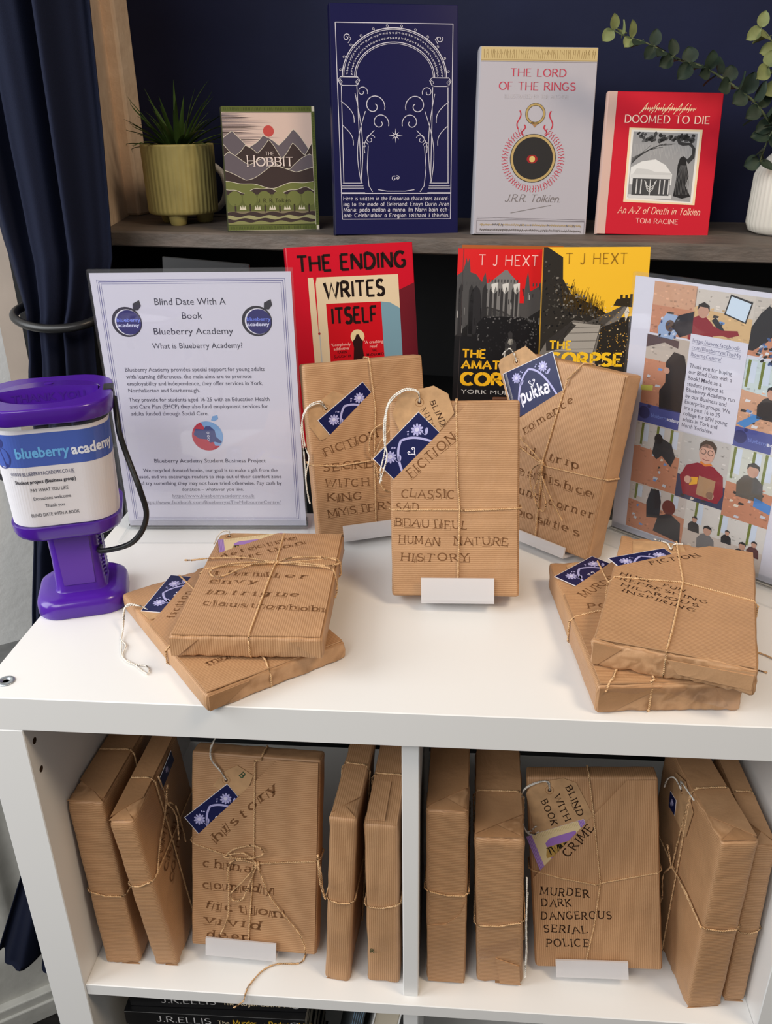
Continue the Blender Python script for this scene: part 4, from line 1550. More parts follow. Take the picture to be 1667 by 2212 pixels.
a.poly([(66, 66), (65, 84), (69, 92), (68, 97), (71, 100), (74, 97), (74, 91), (79, 86), (80, 72), (77, 60)], (52, 50, 51))
a.poly([(68, 84), (70, 90), (74, 90), (76, 84), (72, 82)], (214, 210, 200))
a.poly([(64, 66), (66, 80), (67.5, 80), (66, 64)], (196, 192, 184))
a.poly([(70, 58), (73, 66), (76, 58)], (206, 202, 192))
YL = (236, 178, 30)
a.L = 7
a.stroke('T J HEXT', 27, 181, 12.6, (238, 190, 184), 74, 'L', .085, .085, gap=.24)
a.stroke('THE', 11, 65, 10, YL, 30, 'L', .21, .19, gap=.18)
a.stroke('AMATEUR', 11, 51, 10, YL, 82, 'L', .21, .19, gap=.16)
a.stroke('CORPSE', 11, 30.5, 14.5, YL, 100, 'L', .22, .20, gap=.16)
a.text('YORK MURDERS', 11, 18.6, 5.2, (196, 194, 192), 92)
a.line([(7, 0), (7, 201)], .5, (70, 60, 60))
book('paperback with a red sky over a dark gothic church, left of the yellow paperback', pose(0.0941, 0.5000, 0.1049, -1.0, 14.0, .9), .129, .016, .2012, B1, a, ink_gloss, False, None, 0, None, ON)

a = Art()
YS = (238, 186, 48)
a.rect(0, 0, 129, 198, YS)
a.L = 1
a.poly([(0, 0), (0, 198), (5, 198), (24, 186), (25, 160), (36, 142), (60, 130), (75, 122), (88, 112), (129, 118), (129, 0)], (44, 40, 36))
for i in range(190):
    x = 26 + 50 * r.random() ** .8
    y0 = 128 + r.uniform(-6, 8) - (x - 26) * .25
    t = r.uniform(-.5, .5)
    h_ = r.uniform(8, 26) * (1 - (x - 26) / 75)
    a.line([(x, y0), (x + t * h_ * .5, y0 + h_ * .6), (x + t * h_ + r.uniform(-1.5, 1.5), y0 + h_ + 6)], .35, (96, 72, 24))
a.L = 2
for i in range(200):
    x = r.uniform(3, 72)
    top = 190 - x * 1.3 if x < 26 else 160 - (x - 26) * .75
    y = r.uniform(92, max(95, top))
    a.disc(x, y, r.uniform(.6, 2.2), r.choice([(92, 88, 82), (128, 122, 114), (24, 22, 22), (70, 66, 60), (24, 22, 22)]), r.uniform(.5, 1.5), 6, r.uniform(0, 90))
a.poly([(0, 70), (8, 84), (40, 110), (74, 106), (82, 104), (96, 110), (106, 126), (104, 130), (92, 116), (74, 100), (70, 74), (69, 52), (0, 52)], (116, 110, 104))
a.L = 3
a.poly([(40, 107), (74, 104), (66, 70), (18, 72), (24, 88)], (160, 154, 146))
for k, y in enumerate((74, 84, 94, 101)):
    a.line([(22 + k * 5, y), (69 + k, y + 1)], .6, (80, 74, 70))
a.poly([(7, 84), (36, 107), (44, 104), (30, 88), (26, 74), (8, 72)], (52, 48, 46))
a.line([(74, 104), (66, 70)], .8, (60, 56, 52))
for i in range(230):
    x, y = r.uniform(68, 128), r.uniform(54, 132)
    if x - 66 > (y - 120) * -.1:
        a.disc(x, y, r.uniform(.3, 1.0), r.choice([(190, 140, 50), (214, 170, 90), (120, 86, 34), (84, 62, 30), (226, 200, 150)]), n=5)
a.poly([(104, 108), (102, 120), (106, 128), (108, 120)], (214, 206, 192))
a.poly([(88, 128), (92, 136), (96, 136), (96, 141), (99, 141), (99, 137), (102, 137), (102, 141), (105, 141), (105, 137), (108, 137), (108, 142), (111, 142), (111, 126)], (52, 44, 32))
a.L = 7
a.stroke('T J HEXT', 27.5, 178, 12.6, (146, 106, 30), 74, 'L', .085, .085, gap=.24)
a.stroke('THE', 12, 74, 10, (244, 194, 40), 27, 'L', .21, .19, gap=.18)
a.stroke('CORPSE', 12, 54.5, 14.5, (244, 194, 40), 91, 'L', .22, .20, gap=.16)
book('paperback with a yellow sky over a walled riverside path, behind the right sign holder', pose(0.2035, 0.4800, 0.1130, -1.0, 14.2, -.2), .129, .016, .1981, YS, a, ink_gloss, False, (206, 150, 40), 0, None, ON)
book('orange-brown paperback just showing behind the red-sky paperback', pose(0.099, 0.5185, 0.1090, -1.0, 14.0, .9), .129, .014, .1990, (160, 84, 36), Art(), ink_gloss, False, None, 0, None, ON)

# small wooden easel that carries the paperbacks
ez = thing('book_easel', 'small brown wooden easel holding up the red-sky and yellow-sky paperbacks', 'easel', pose(0.150, 0.497, 0.030, -1.0))
mb = MB()
mb.bbox((-0.125, -0.020, 0.060), (0.125, 0.032, 0.069), wood, 0.002)
mb.build('ledge', ez)
for x in (-0.058, 0.050):
    mb = MB()
    mb.bbox((x - .011, -0.0225, 0.068), (x + .011, -0.0185, 0.098), wood, 0.002)
    mb.build('peg', ez)
for x in (-0.10, 0.10):
    mb = MB()
    mb.bbox((x - .008, 0.036, 0.0), (x + .008, 0.046, 0.20), wood, 0.002, 2, Matrix.Rotation(radians(-14), 4, 'X'))
    mb.build('leg', ez)
for x in (-0.06, 0.06):
    mb = MB()
    mb.bbox((x - .008, -0.012, 0.0), (x + .008, 0.0, 0.066), wood, 0.002, 2)
    mb.build('leg', ez)

# dark acrylic sheet standing behind the text sign
mb = MB()
mb.bbox((-0.06, 0, 0), (0.06, 0.003, 0.262), clear_mat('smoked_acrylic', (.55, .55, .57, 1), .5, .1, .06, (40, 40, 42)), 0.001, 1)
o = mb.build('acrylic_sheet')
o.matrix_world = pose(-0.300, 0.49, 0.0325, -11, 4, 3)
tag(o, 'smoky clear plastic sheet standing behind the text sign, below the alcove shelf', 'plastic sheet')


# ------------------------------------------------------------------ the paperbacks lying in the lower cubes
def lying(label, M, w, d, h, art=None):
    """a black paperback lying flat, its lettered spine to the front"""
    root = thing('paperback_book', label, 'book', M, 'black paperbacks lying in the lower left cube')
    mb = MB()
    mb.bbox((-w / 2, 0, 0), (w / 2, .0012, h), black_cover, .0004, 1)
    for z in (0, h - .0005):
        mb.bbox((-w / 2, 0.0008, z), (w / 2, d, z + .0005), black_cover)
    if art:
        art.draw(mb, face('front', w, d, h), ink_matt)
    mb.build('cover', root)
    mb = MB()
    mb.bbox((-w / 2 + .0005, .0012, .0005), (w / 2 - .0005, d - .001, h - .0005), pages)
    mb.build('page_block', root)
    return root


def spine_art(w, title, colour):
    a = Art()
    a.stroke('J.R.ELLIS', 36, 7.0, 9.0, (206, 204, 204), 62, 'L', .11, .06, .06)
    x = 106
    for s, c, wd, h_ in title:
        a.stroke(s, x, 7.4, h_, c, wd, 'L', .15 if h_ > 7 else .12, .08, .05, gap=.09)
        x += wd + 4
    a.ring(w - 12, 11, 5.2, .9, (206, 206, 206), n=20)
    a.L = 1
    a.line([(w - 15, 11), (w - 9, 11)], .9, (206, 206, 206))
    a.line([(w - 12, 8), (w - 12, 14.5)], .9, (206, 206, 206))
    return a


CRE, YLW = (222, 204, 170), (222, 178, 50)
base2 = rows[1]
hts = [0.0218] * 12
z = -0.4318
first = None
for i in range(12):
    hh = 0.0218
    z0 = z - hh * (i + 1)
    if z0 < base2 - .001:
        break
    if i == 0:
        lying('black paperback lying on top of the pile, its spine title lettered in cream', pose(-0.218, 0.040, z0, 1.5), .200, .13, hh - .0004, spine_art(200, (('The', CRE, 13, 6), ('Royal', CRE, 22, 8.4), ('Baths', CRE, 22, 8.4), ('Murder', CRE, 30, 8.4)), CRE))
    elif i == 1:
        lying('black paperback second in the pile, its spine title lettered in yellow', pose(-0.221, 0.032, z0, 1.0), .205, .13, hh - .0004, spine_art(205, (('The', CRE, 13, 6), ('Murder', YLW, 27, 8.4), ('at', YLW, 6, 5), ('Redmire', YLW, 30, 8.4), ('Hall', YLW, 15, 8.4)), YLW))
    elif i == 2:
        first = lying('black paperback lower in the pile under the two lettered spines', pose(-0.222, 0.036, z0, .5), .203, .13, hh - .0004)
    else:
        c = first.copy()
        COL.objects.link(c)
        c.matrix_world = pose(-0.222 + .003 * sin(i * 2.1), 0.036 + .003 * cos(i * 1.7), z0, .5)
        for ch in first.children:
            d_ = ch.copy()
            COL.objects.link(d_)
            d_.parent = c
# two books leaning to the right of the pile
a = Art()
for i in range(30):
    a.line([(2 + i * 4.3, 1), (2 + i * 4.3, 13)], .5, (110, 150, 190))
t = thing('paperback_book', 'grey and blue striped book leaning right of the black paperbacks', 'book', pose(-0.108, 0.035, base2 + .0022, 0, 0, 10))
mb = MB()
mb.bbox((-.007, 0, 0), (.007, .13, .300), ink_matt, .0006, 1, None, lin((64, 70, 74)))
a2 = Art()
for i in range(5):
    a2.line([(2 + i * 2.4, 4), (2 + i * 2.4, 296)], .6, (120, 150, 176))
a2.draw(mb, face('front', .014, .13, .3), ink_matt)
mb.build('cover', t)
t = thing('hardback_book', 'cream book leaning against the divider in the lower left cube', 'book', pose(-0.076, 0.035, base2 + .0034, 0, 0, 10))
mb = MB()
mb.bbox((-.013, .002, .002), (.013, .13, .298), pages, .001, 1)
mb.build('page_block', t)
mb = MB()
for x in (-.0145, .013):
    mb.bbox((x, 0, 0), (x + .0015, .132, .300), white_board, .0005, 1)
mb.build('cover', t)
# ------------------------------------------------------------------ wrapped parcels, twine, tags, tea sachets, stands
INK = (118, 82, 54)
INK2 = (62, 40, 28)


def paper_box(w, d, h, m, seed, r=0.003, crumple=0.0007, puff=0.0012, ends=0.0):
    """a book in wrapping paper: soft corners, slight bulges, crumpled ends"""
    mb = MB()
    step = 0.0042

    def axis(n):
        k = max(2, int((n - 2 * r) / step))
        t = [0, r * .35] + [r + (n - 2 * r) * i / k for i in range(k + 1)] + [n - r * .35, n]
        return [v / n - .5 for v in t]
    AX, AY, AZ = axis(w), axis(d), axis(h)
    NX, NY, NZ = len(AX) - 1, len(AY) - 1, len(AZ) - 1
    off = Vector((seed * 3.7, seed * 1.3, seed * 2.1))
    idx = {}
    vs, fs = [], []

    def vert(i, j, k):
        key = (i, j, k)
        if key in idx:
            return idx[key]
        p = Vector((w * AX[i], d * AY[j], h * AZ[k]))
        c = Vector((max(-w / 2 + r, min(w / 2 - r, p.x)), max(-d / 2 + r, min(d / 2 - r, p.y)), max(-h / 2 + r, min(h / 2 - r, p.z))))
        q = p - c
        if q.length > 1e-9:
            q.normalize()
            p = c + q * r
            nrm = q
        else:
            nrm = Vector((0, 0, 0))
        e = max(0.0, (abs(p.z) - (h / 2 - 0.022)) / 0.022)
        a = crumple * (.8 + 1.2 * e * ends)
        nz = .7 * noise.noise(p * 45 + off) + .5 * e * (.5 - 2.2 * abs(noise.noise(p * 75 + off))) + .35 * e * (.4 - 2 * abs(noise.noise(p * 150 + off)))
        p = p + nrm * (nz * a)
        g = (1 - (2 * p.x / w) ** 2) * (1 - (2 * p.z / h) ** 2)
        p.y += (-1 if q.y < 0 else 1 if q.y > 0 else 0) * puff * max(0, g) * (1 if w > d else 0)
        idx[key] = len(vs)
        vs.append((p.x, p.y + d / 2, p.z + h / 2))
        return idx[key]
    for (A, B_, fixed, val, flip) in (('x', 'z', 'y', 0, False), ('x', 'z', 'y', NY, True), ('y', 'z', 'x', 0, True), ('y', 'z', 'x', NX, False), ('x', 'y', 'z', 0, True), ('x', 'y', 'z', NZ, False)):
        D = {'x': NX, 'y': NY, 'z': NZ}
        for a_ in range(D[A]):
            for b_ in range(D[B_]):
                q = []
                for da, db in ((0, 0), (1, 0), (1, 1), (0, 1)):
                    c = {A: a_ + da, B_: b_ + db, fixed: val}
                    q.append(vert(c['x'], c['y'], c['z']))
                fs.append(tuple(reversed(q)) if flip else tuple(q))
    mb.add(vs, fs, m, None, True)
    return mb


class Parcel:
    def __init__(self, label, pose_, w, d, h, m, seed, group=None, lying=False, **kw):
        self.w, self.d, self.h = w, d, h
        if lying:     # front cover up: the box is tipped on its back, its base edge towards the viewer
            x, y, z, yaw = pose_
            self.M = pose(x, y, z + d, yaw, 90)
        else:
            self.M = pose(*pose_)
        self.root = thing('wrapped_parcel', label, 'parcel', self.M, group)
        self.m = m
        paper_box(w, d, h, m, seed, **kw).build('wrapping_paper', self.root)
        self.diag = None

    def F(self, which='front'):
        return face(which, self.w, self.d, self.h)

    def W(self, u, v, k, which='front'):
        return self.M @ self.F(which)(u, v, k)

    def pocket(self, p0, p1, art=None, lift=1.7, which='front', size=None, label=None):
        """the upper layer of paper, cut off along the slanting line p0-p1 that makes a pocket for tag and sachet"""
        W_, H_ = size or (self.w * 1000, self.h * 1000)
        dx, dy = p1[0] - p0[0], p1[1] - p0[1]
        L = hypot(dx, dy)
        nx, ny = dy / L, -dx / L
        e = 2.2
        t = (H_ - e - p0[1]) / dy
        tx = p0[0] + dx * t
        s = (e - p0[0]) / dx
        ly = p0[1] + dy * s
        pts = [(e, min(ly, H_ - e)), (tx, H_ - e)] if tx < W_ - e else [(e, ly), (W_ - e, p0[1] + dy * (W_ - e - p0[0]) / dx)]
        if tx < W_ - e:
            pts.append((W_ - e, H_ - e))
        pts += [(W_ - e, e), (e, e)]
        dist = lambda u, v: (u - p0[0]) * nx + (v - p0[1]) * ny
        dm = max(dist(u, v) for u, v in pts)
        base = 1.35
        off = lambda u, v, x=0.0: (base + lift * (1 - min(1.0, max(0.0, dist(u, v) / dm))) + x) * .001
        self.off = off
        pt = self.F(which)
        mb = MB()
        mb.prism(list(reversed(pts)), pt, lambda u, v: off(u, v, -1.0 if dist(u, v) > 1 else -.22), lambda u, v: off(u, v), self.m)
        if art:
            art.draw(mb, lambda u, v, k=0.0: pt(u, v, off(u, v) + k), ink_flat, 0.00008, 0.00002)
        o = mb.build('pocket_flap', self.root)
        if label:
            o['label'] = label

    def loose_print(self, art, which='front', k=0.0016):
        mb = MB()
        pt = self.F(which)
        art.draw(mb, pt, ink_flat, k)
        mb.build('stamped_words', self.root)

    def fold(self, polys, which='top', k=0.0012, name='folded_end'):
        pt = self.F(which)
        for i, P in enumerate(polys):
            mb = MB()
            mb.prism(P, pt, 0.0002 + i * .0006, k + i * .0006, self.m)
            mb.build(name, self.root)

    # twine: a loop round the box whose run over the front is given point by point
    def loop_h(self, pts, r=0.0013, k=0.0022, back=None):
        w, d, o = self.w, self.d, r * 1.2
        f = self.F()
        va, vb = pts[0][1] * .001, pts[-1][1] * .001
        P = [f(u, v, k) for u, v in pts]
        c = .003
        ring = [Vector((-w / 2 - o, c, va))] + [Vector((-w / 2 + c, -k * .7, va))] + [p for p in P if -w / 2 + c < p.x < w / 2 - c] + \
               [Vector((w / 2 - c, -k * .7, vb)), Vector((w / 2 + o, c, vb)), Vector((w / 2 + o, d - c, vb)), Vector((w / 2 - c, d + o, vb)), Vector((-w / 2 + c, d + o, va)), Vector((-w / 2 - o, d - c, va))]
        return ring

    def loop_v(self, pts, r=0.0013, k=0.0022):
        w, d, h, o = self.w, self.d, self.h, r * 1.2
        f = self.F()
        ua, ub = pts[0][0] * .001 - w / 2, pts[-1][0] * .001 - w / 2
        P = [f(u, v, k) for u, v in pts]
        c = .003
        return [Vector((ua, d - c, h + o)), Vector((ua, c, h + o)), Vector((ua, -k * .7, h - c))] + [p for p in P if c < p.z < h - c] + \
               [Vector((ub, -k * .7, c)), Vector((ub, c, -o * .4)), Vector((ub, d - c, -o * .4)), Vector((ub, d + o, c)), Vector((ua, d + o, h - c))]

    def loop_y(self, depth, slope=0.0, r=0.0013, top=0.0):
        """round the box over the top end and down the two covers, at one depth"""
        w, h, o = self.w, self.h, r * 1.2
        y, c = depth * .001, .003
        return [Vector((-w / 2 - o, y - slope, c)), Vector((-w / 2 - o, y - slope, h - c)), Vector((-w / 2 + c, y, h + o + top)), Vector((w / 2 - c, y + slope, h + o + top)), Vector((w / 2 + o, y + slope, h - c)), Vector((w / 2 + o, y + slope, c)), Vector((w / 2 - c, y, -o * .4)), Vector((-w / 2 + c, y, -o * .4))]

    def twine(self, loops=(), cords=(), r=0.0013, knot=None, m=None, name='twine'):
        mb = MB()
        for L in loops:
            n = len(L)
            P = []
            for i in range(n):
                a, b = L[i], L[(i + 1) % n]
                k = max(1, int((b - a).length / .0016))
                P += [a.lerp(b, j / k) for j in range(k)]
            P.append(L[0])
            mb.tube(P, r, m or jute, 6, 1500, .62, cap=False)
        for C in cords:
            mb.tube(smooth_path(C, .0016), r, m or jute, 6, 1500, .62)
        if knot:
            u, v, k = knot
            c = self.F()(u, v, k)
            P = [c + Vector((.0022 * sin(t * 2.0) * 1.0, -.0012 * cos(t * 3.1), .0021 * cos(t * 2.7))) for t in [i * .25 for i in range(26)]]
            mb.tube(P, r * 1.05, m or jute, 6, 1500, .7)
        return mb.build(name, self.root)

    def cord(self, pts, which='front'):
        """points (u, v, k in mm) on a face, as local vectors"""
        f = self.F(which)
        return [f(p[0], p[1], p[2] * .001) for p in pts]


def gift_tag(par, label, outline, k, art=None, hole=None, string=None, which='front', group='buff tags tucked in the parcels', swid=.0011, card_k=.0008):
    """a buff card tag with cut corners, an eyelet and a white string; points in mm on the parcel's face"""
    pt = par.F(which)
    root = thing('gift_tag', label, 'gift tag', par.M, group)
    mb = MB()
    if callable(k):
        kk = k
    else:
        kk = lambda u, v: k * .001
    mb.prism(outline, pt, lambda u, v: kk(u, v), lambda u, v: kk(u, v) + card_k, card)
    a = Art()
    if hole:
        a.ring(hole[0], hole[1], 4.2, .5, (150, 108, 70), n=22)
        a.L = 1
        a.disc(hole[0], hole[1], 1.9, (74, 46, 28), n=14)
    f2 = lambda u, v, q=0.0: pt(u, v, kk(u, v) + card_k + q)
    a.draw(mb, f2, ink_flat)
    if art:
        art.draw(mb, f2, ink_flat)
    mb.build('card', root)
    if string:
        mb = MB()
        for s in string:
            mb.tube(smooth_path([pt(p[0], p[1], p[2] * .001) for p in s], .002), swid, cotton, 6, 1200, .7)
        mb.build('string', root)
    return root


def flower(a, x, y, s, c=(176, 174, 220)):
    for k in range(10):
        t = 2 * pi * k / 10 + .2
        a.disc(x + s * .72 * cos(t), y + s * .72 * sin(t) * .92, s * .36, c, s * .19, 10, math.degrees(t))
    L = a.L
    a.L = L + 1
    a.disc(x, y, s * .50, (150, 148, 204), s * .44, 14)
    a.L = L + 2
    a.disc(x, y + s * .04, s * .40, (206, 204, 234), s * .34, 14)
    a.L = L
    a.disc(x + s * .9, y - s * 1.25, s * .62, c, s * .26, 12, 35)
    a.line([(x + s * .2, y - s * .5), (x + s * .3, y - s * 1.5), (x + s * 1.2, y - s * 1.0)], s * .10, c)


def navy_art(L, D, words=False, edge=False):
    """dark blue tea sachet: white edge, two flowers, an ogee line, a curl, the name"""
    a = Art()
    a.rect(0, 0, L, D, (228, 226, 232))
    a.L = 1
    a.rect(.6, 0, L - .4, D - .55, (24, 29, 76))
    if edge:
        a.rect(.4, 0, 5.5, D - .4, (228, 226, 232))
    a.L = 2
    LV = (176, 174, 220)
    cx = L * .5
    top = D - 7.5
    for s in (-1, 1):
        P = []
        for i in range(17):
            t = i / 16
            x = s * (25 * (t ** .62) + 2.5 * t)
            y = top - (30 * t ** 1.7 + 10 * t ** .6)
            P.append((cx + x, y))
        a.line(P, 2.3, LV)
        flower(a, cx + s * 19, D - 11.5, 6.0, LV)
        a.disc(cx + s * 9.5, D - 8, 1.3, LV, .7, 8, 40 * s)
        a.disc(cx + s * 11.3, D - 6.2, 1.2, LV, .6, 8, -30 * s)
    wt = (232, 230, 244)
    for s in (-1, 1):
        a.line([(cx, D - 28), (cx + s * .5, D - 26), (cx + s * 1.7, D - 24.6), (cx + s * 3.3, D - 23.6), (cx + s * 4.3, D - 22), (cx + s * 3.7, D - 20.5), (cx + s * 2.2, D - 20.5), (cx + s * 1.9, D - 21.8), (cx + s * 2.7, D - 22.3)], .8, wt)
    if words:
        a.stroke('pukka', cx, D - 41, 14.5, wt, 41, 'C', .15, gap=.12)
    return a


def small_art(L, D):
    a = Art()
    a.rect(0, 0, L, D, (24, 29, 76))
    a.L = 2
    flower(a, L * .5, D * .56, 3.6)
    return a


def lilac_art(L, D):
    """cream and lilac tea sachet with crimped ends"""
    a = Art()
    a.rect(0, 0, L, D, (226, 204, 158))
    a.L = 1
    for x in (0, L - 6):
        a.rect(x, 0, x + 6, D, (150, 112, 186))
        a.L = 2
        for i in range(4):
            a.line([(x + .8 + i * 1.5, 0), (x + .8 + i * 1.5, D)], .35, (196, 170, 216))
        a.L = 1
    for i in range(30):
        a.line([(8 + i * 1.65, D), (8 + i * 1.65, D - 5)], .35, (196, 168, 120))
    a.poly([(16, D - 13), (22, D - 9), (50, D - 9), (50, 0), (16, 0)], (158, 116, 192))
    a.L = 2
    a.poly([(12, D - 26), (16, D - 17.5), (48, D - 17.5), (48, D - 29), (12, D - 29)], (182, 146, 78))
    a.L = 3
    a.stroke('TWININGS', 15, D - 26.2, 7.6, (36, 26, 18), 37, 'L', .22, .14, .10, gap=.10)
    return a


def sachet(par, label, p0, p1, D, art, k, which='front', group='tea sachets tucked in the parcels', thick=.0006):
    """a tea sachet whose upper edge runs from p0 to p1 on the parcel's face, D mm deep"""
    pt = par.F(which)
    dx, dy = p1[0] - p0[0], p1[1] - p0[1]
    L = hypot(dx, dy)
    ux, uy = dx / L, dy / L
    g = lambda s, t, q=0.0: pt(p0[0] + ux * s + uy * (D - t), p0[1] + uy * s - ux * (D - t), k * .001 + q)
    root = thing('tea_sachet', label, 'tea sachet', par.M, group)
    mb = MB()
    pk = lambda s, t: thick * (.25 + .75 * min(1, 4 * min(s / L, 1 - s / L, t / D + .2, 1 - t / D)))
    mb.prism([(0, 0), (L, 0), (L, D), (0, D)], g, 0.0, thick, ink_gloss, lin((222, 220, 226)))
    art.draw(mb, lambda u, v, q=0.0: g(u, v, thick + q), ink_gloss, 0.00004, 0.00003)
    mb.build('packet', root)
    return root


def stand(par, label, u0, u1, v0, v1, ground, group='clear display stands under the upright parcels'):
    """a milky acrylic display stand bent from one sheet: front lip, tilted seat and back, with a strut behind"""
    d = par.d
    x0, x1 = u0 * .001, u1 * .001
    root = thing('display_stand', label, 'display stand', par.M, group)
    mb = MB()
    prof = [(-.0098, v1 * .001), (-.0074, v1 * .001), (-.0074, -.0022), (d + .0012, -.0022), (d + .0012, .105), (d + .0036, .105), (d + .0036, -.0046), (-.0098, -.0046)]
    n = len(prof)
    vs = [(x, y, z) for x in (x0, x1) for y, z in prof]
    mb.add(vs, [tuple(range(n)), tuple(reversed(range(n, 2 * n)))] + [(i, (i + 1) % n, n + (i + 1) % n, n + i) for i in range(n)], frost)
    mb.build('bent_sheet', root)
    inv = par.M.inverted()
    mb = MB()
    pts = []
    for x in (x0 + .012, x1 - .012):
        a = par.M @ Vector((x, d + .0038, .075))
        back = (par.M.to_3x3() @ Vector((0, 1, 0)))
        back = Vector((back.x, back.y, 0)).normalized()
        f = Vector((a.x, a.y, ground + .0004)) + back * .012
        pts.append((a, a + back * .0024, f + back * .0024, f))
    vs = [inv @ q for P in pts for q in P]
    mb.add(vs, [(0, 1, 2, 3), (7, 6, 5, 4)] + [(i, (i + 1) % 4, 4 + (i + 1) % 4, 4 + i) for i in range(4)], frost)
    mb.build('strut', root)
    return root


TOPG = 'brown paper parcels on top of the unit'
CUBG = 'brown paper parcels in the cubes'
B = lambda p0, p1, D: (p0, p1, D)


def stamp(a, s, x, y, h, width=None, seed=1, rot=0, ink=INK, serif=.13, thick=.12, boxes=.55, gap=.30):
    a.stroke(s, x, y, h, ink, width, 'L', thick, thick * .8, serif, rot, 0, gap, .9, boxes, seed)


# --- left parcel standing behind
p = Parcel('upright brown parcel stamped SECRET WITCH KING MYSTERY, just right of the text sign', (-.0547, .3170, .0124, 19.2, 12.7, -.5), .1381, .028, .1993, kz, 1, TOPG)
a = Art()
stamp(a, 'FICTION', 15, 97, 8.5, 66, 2, 12)
stamp(a, 'SECRET', 12, 79, 8.5, 70, 3, -2)
stamp(a, 'WITCH', 13, 61, 8.5, 50, 4, -6)
stamp(a, 'KING', 13, 44, 8.5, 41, 5, -5)
stamp(a, 'MYSTERY', 12, 25, 8.5, 80, 6, 1)
p.pocket((5, 104), (122, 202), a)
p.twine([p.loop_h([(0, 87), (30, 83), (70, 85), (138, 83)], k=.0034), p.loop_v([(76, 205), (78, 142), (72, 88), (68, 12), (68, 0)], k=.0040)],
        [p.cord([(71, 87, 4.5), (66, 98, 9), (70, 118, 10), (84, 126, 9), (92, 120, 8), (80, 106, 8), (71, 88, 4.5)]), p.cord([(71, 87, 5), (80, 98, 9), (90, 104, 9), (96, 98, 9), (86, 92, 8), (71, 87, 5)]),
         p.cord([(71, 87, 4.5), (74, 64, 7), (80, 50, 9), (90, 48, 9), (98, 52, 8)]), p.cord([(71, 87, 4.5), (76, 70, 7), (92, 78, 9), (98, 84, 8)])], knot=(71, 87, .0045))
gift_tag(p, 'buff tag with a white string in the pocket of the upright SECRET WITCH parcel', [(32, 168), (43, 163), (56, 152), (20, 116), (12, 114), (1, 132), (2, 150)][::-1], .6, None, (22, 149),
         [[(22, 149, 1.2), (16, 158, 4), (2, 154, 5), (-6, 140, 3), (-6, 110, 3), (-3, 96, 4), (-9, 74, 4), (-8, 50, 4)], [(22, 149, 1.2), (14, 156, 5), (0, 151, 6), (-8, 132, 3), (-8, 104, 3), (-9, 60, 4), (-7, 44, 4)]])
sachet(p, 'dark blue floral tea sachet in the pocket of the upright SECRET WITCH parcel', (11, 137), (66, 175), 26, navy_art(67, 26), 1.5)
stand(p, 'milky display stand under the upright SECRET WITCH parcel', -41.5, 32, -13.8, 13.8, 0)

# --- centre parcel standing in front
p = Parcel('upright brown parcel stamped CLASSIC SAD BEAUTIFUL, at the front centre of the white top', (.0369, .1704, .0135, -1.8, 17.1, -2.0), .1276, .025, .1958, kz, 2, TOPG)
a = Art()
stamp(a, 'FICTION', 22, 121, 8.6, 58, 7, 41)
stamp(a, 'CLASSIC', 11, 101.5, 8.0, 53, 8, -1)
stamp(a, 'SAD', 6, 88.5, 7.6, 22, 9, -2)
stamp(a, 'BEAUTIFUL', 5, 73, 7.6, 71, 10, -3)
stamp(a, 'HUMAN', 8, 55, 7.6, 41, 11, -3)
stamp(a, 'NATURE', 63, 54, 7.6, 53, 12, -1)
stamp(a, 'HISTORY', 10, 37, 7.6, 67, 13, 0)
p.pocket((1, 117), (80, 196), a)
p.twine([p.loop_h([(0, 89), (69, 89), (73, 88), (131, 90)], k=.0034), p.loop_v([(66, 202), (67, 118), (69, 91), (67, 20), (67, 0)], k=.0038)])
a = Art()
stamp(a, 'BLIND', 40, 195, 5, 26, 14, -64, INK2, boxes=.3)
stamp(a, 'WITH', 32, 187, 5, 20, 15, -64, INK2, boxes=.3)
gift_tag(p, 'buff tag with BLIND WITH lettering and white string in the CLASSIC SAD parcel', [(3, 184), (10, 203), (44, 211), (58, 203), (64, 184), (44, 160), (14, 158)][::-1], .9, a, (30, 195),
         [[(30, 195, 1.6), (28, 206, 5), (16, 208, 7), (2, 198, 7), (-4, 180, 6), (-5, 158, 6), (-2, 144, 8), (-6, 128, 8), (-10, 116, 7)], [(30, 195, 1.6), (29, 205, 6), (15, 206, 8), (1, 194, 8), (-3, 176, 7), (-4, 150, 7), (-9, 128, 7), (-8, 118, 7)]])
sachet(p, 'dark blue floral tea sachet in the front centre CLASSIC SAD parcel', (-17, 140), (29, 186), 34, navy_art(65, 34), 1.75)
stand(p, 'milky display stand under the front centre CLASSIC SAD parcel', -33.5, 39, -4, 21, 0)

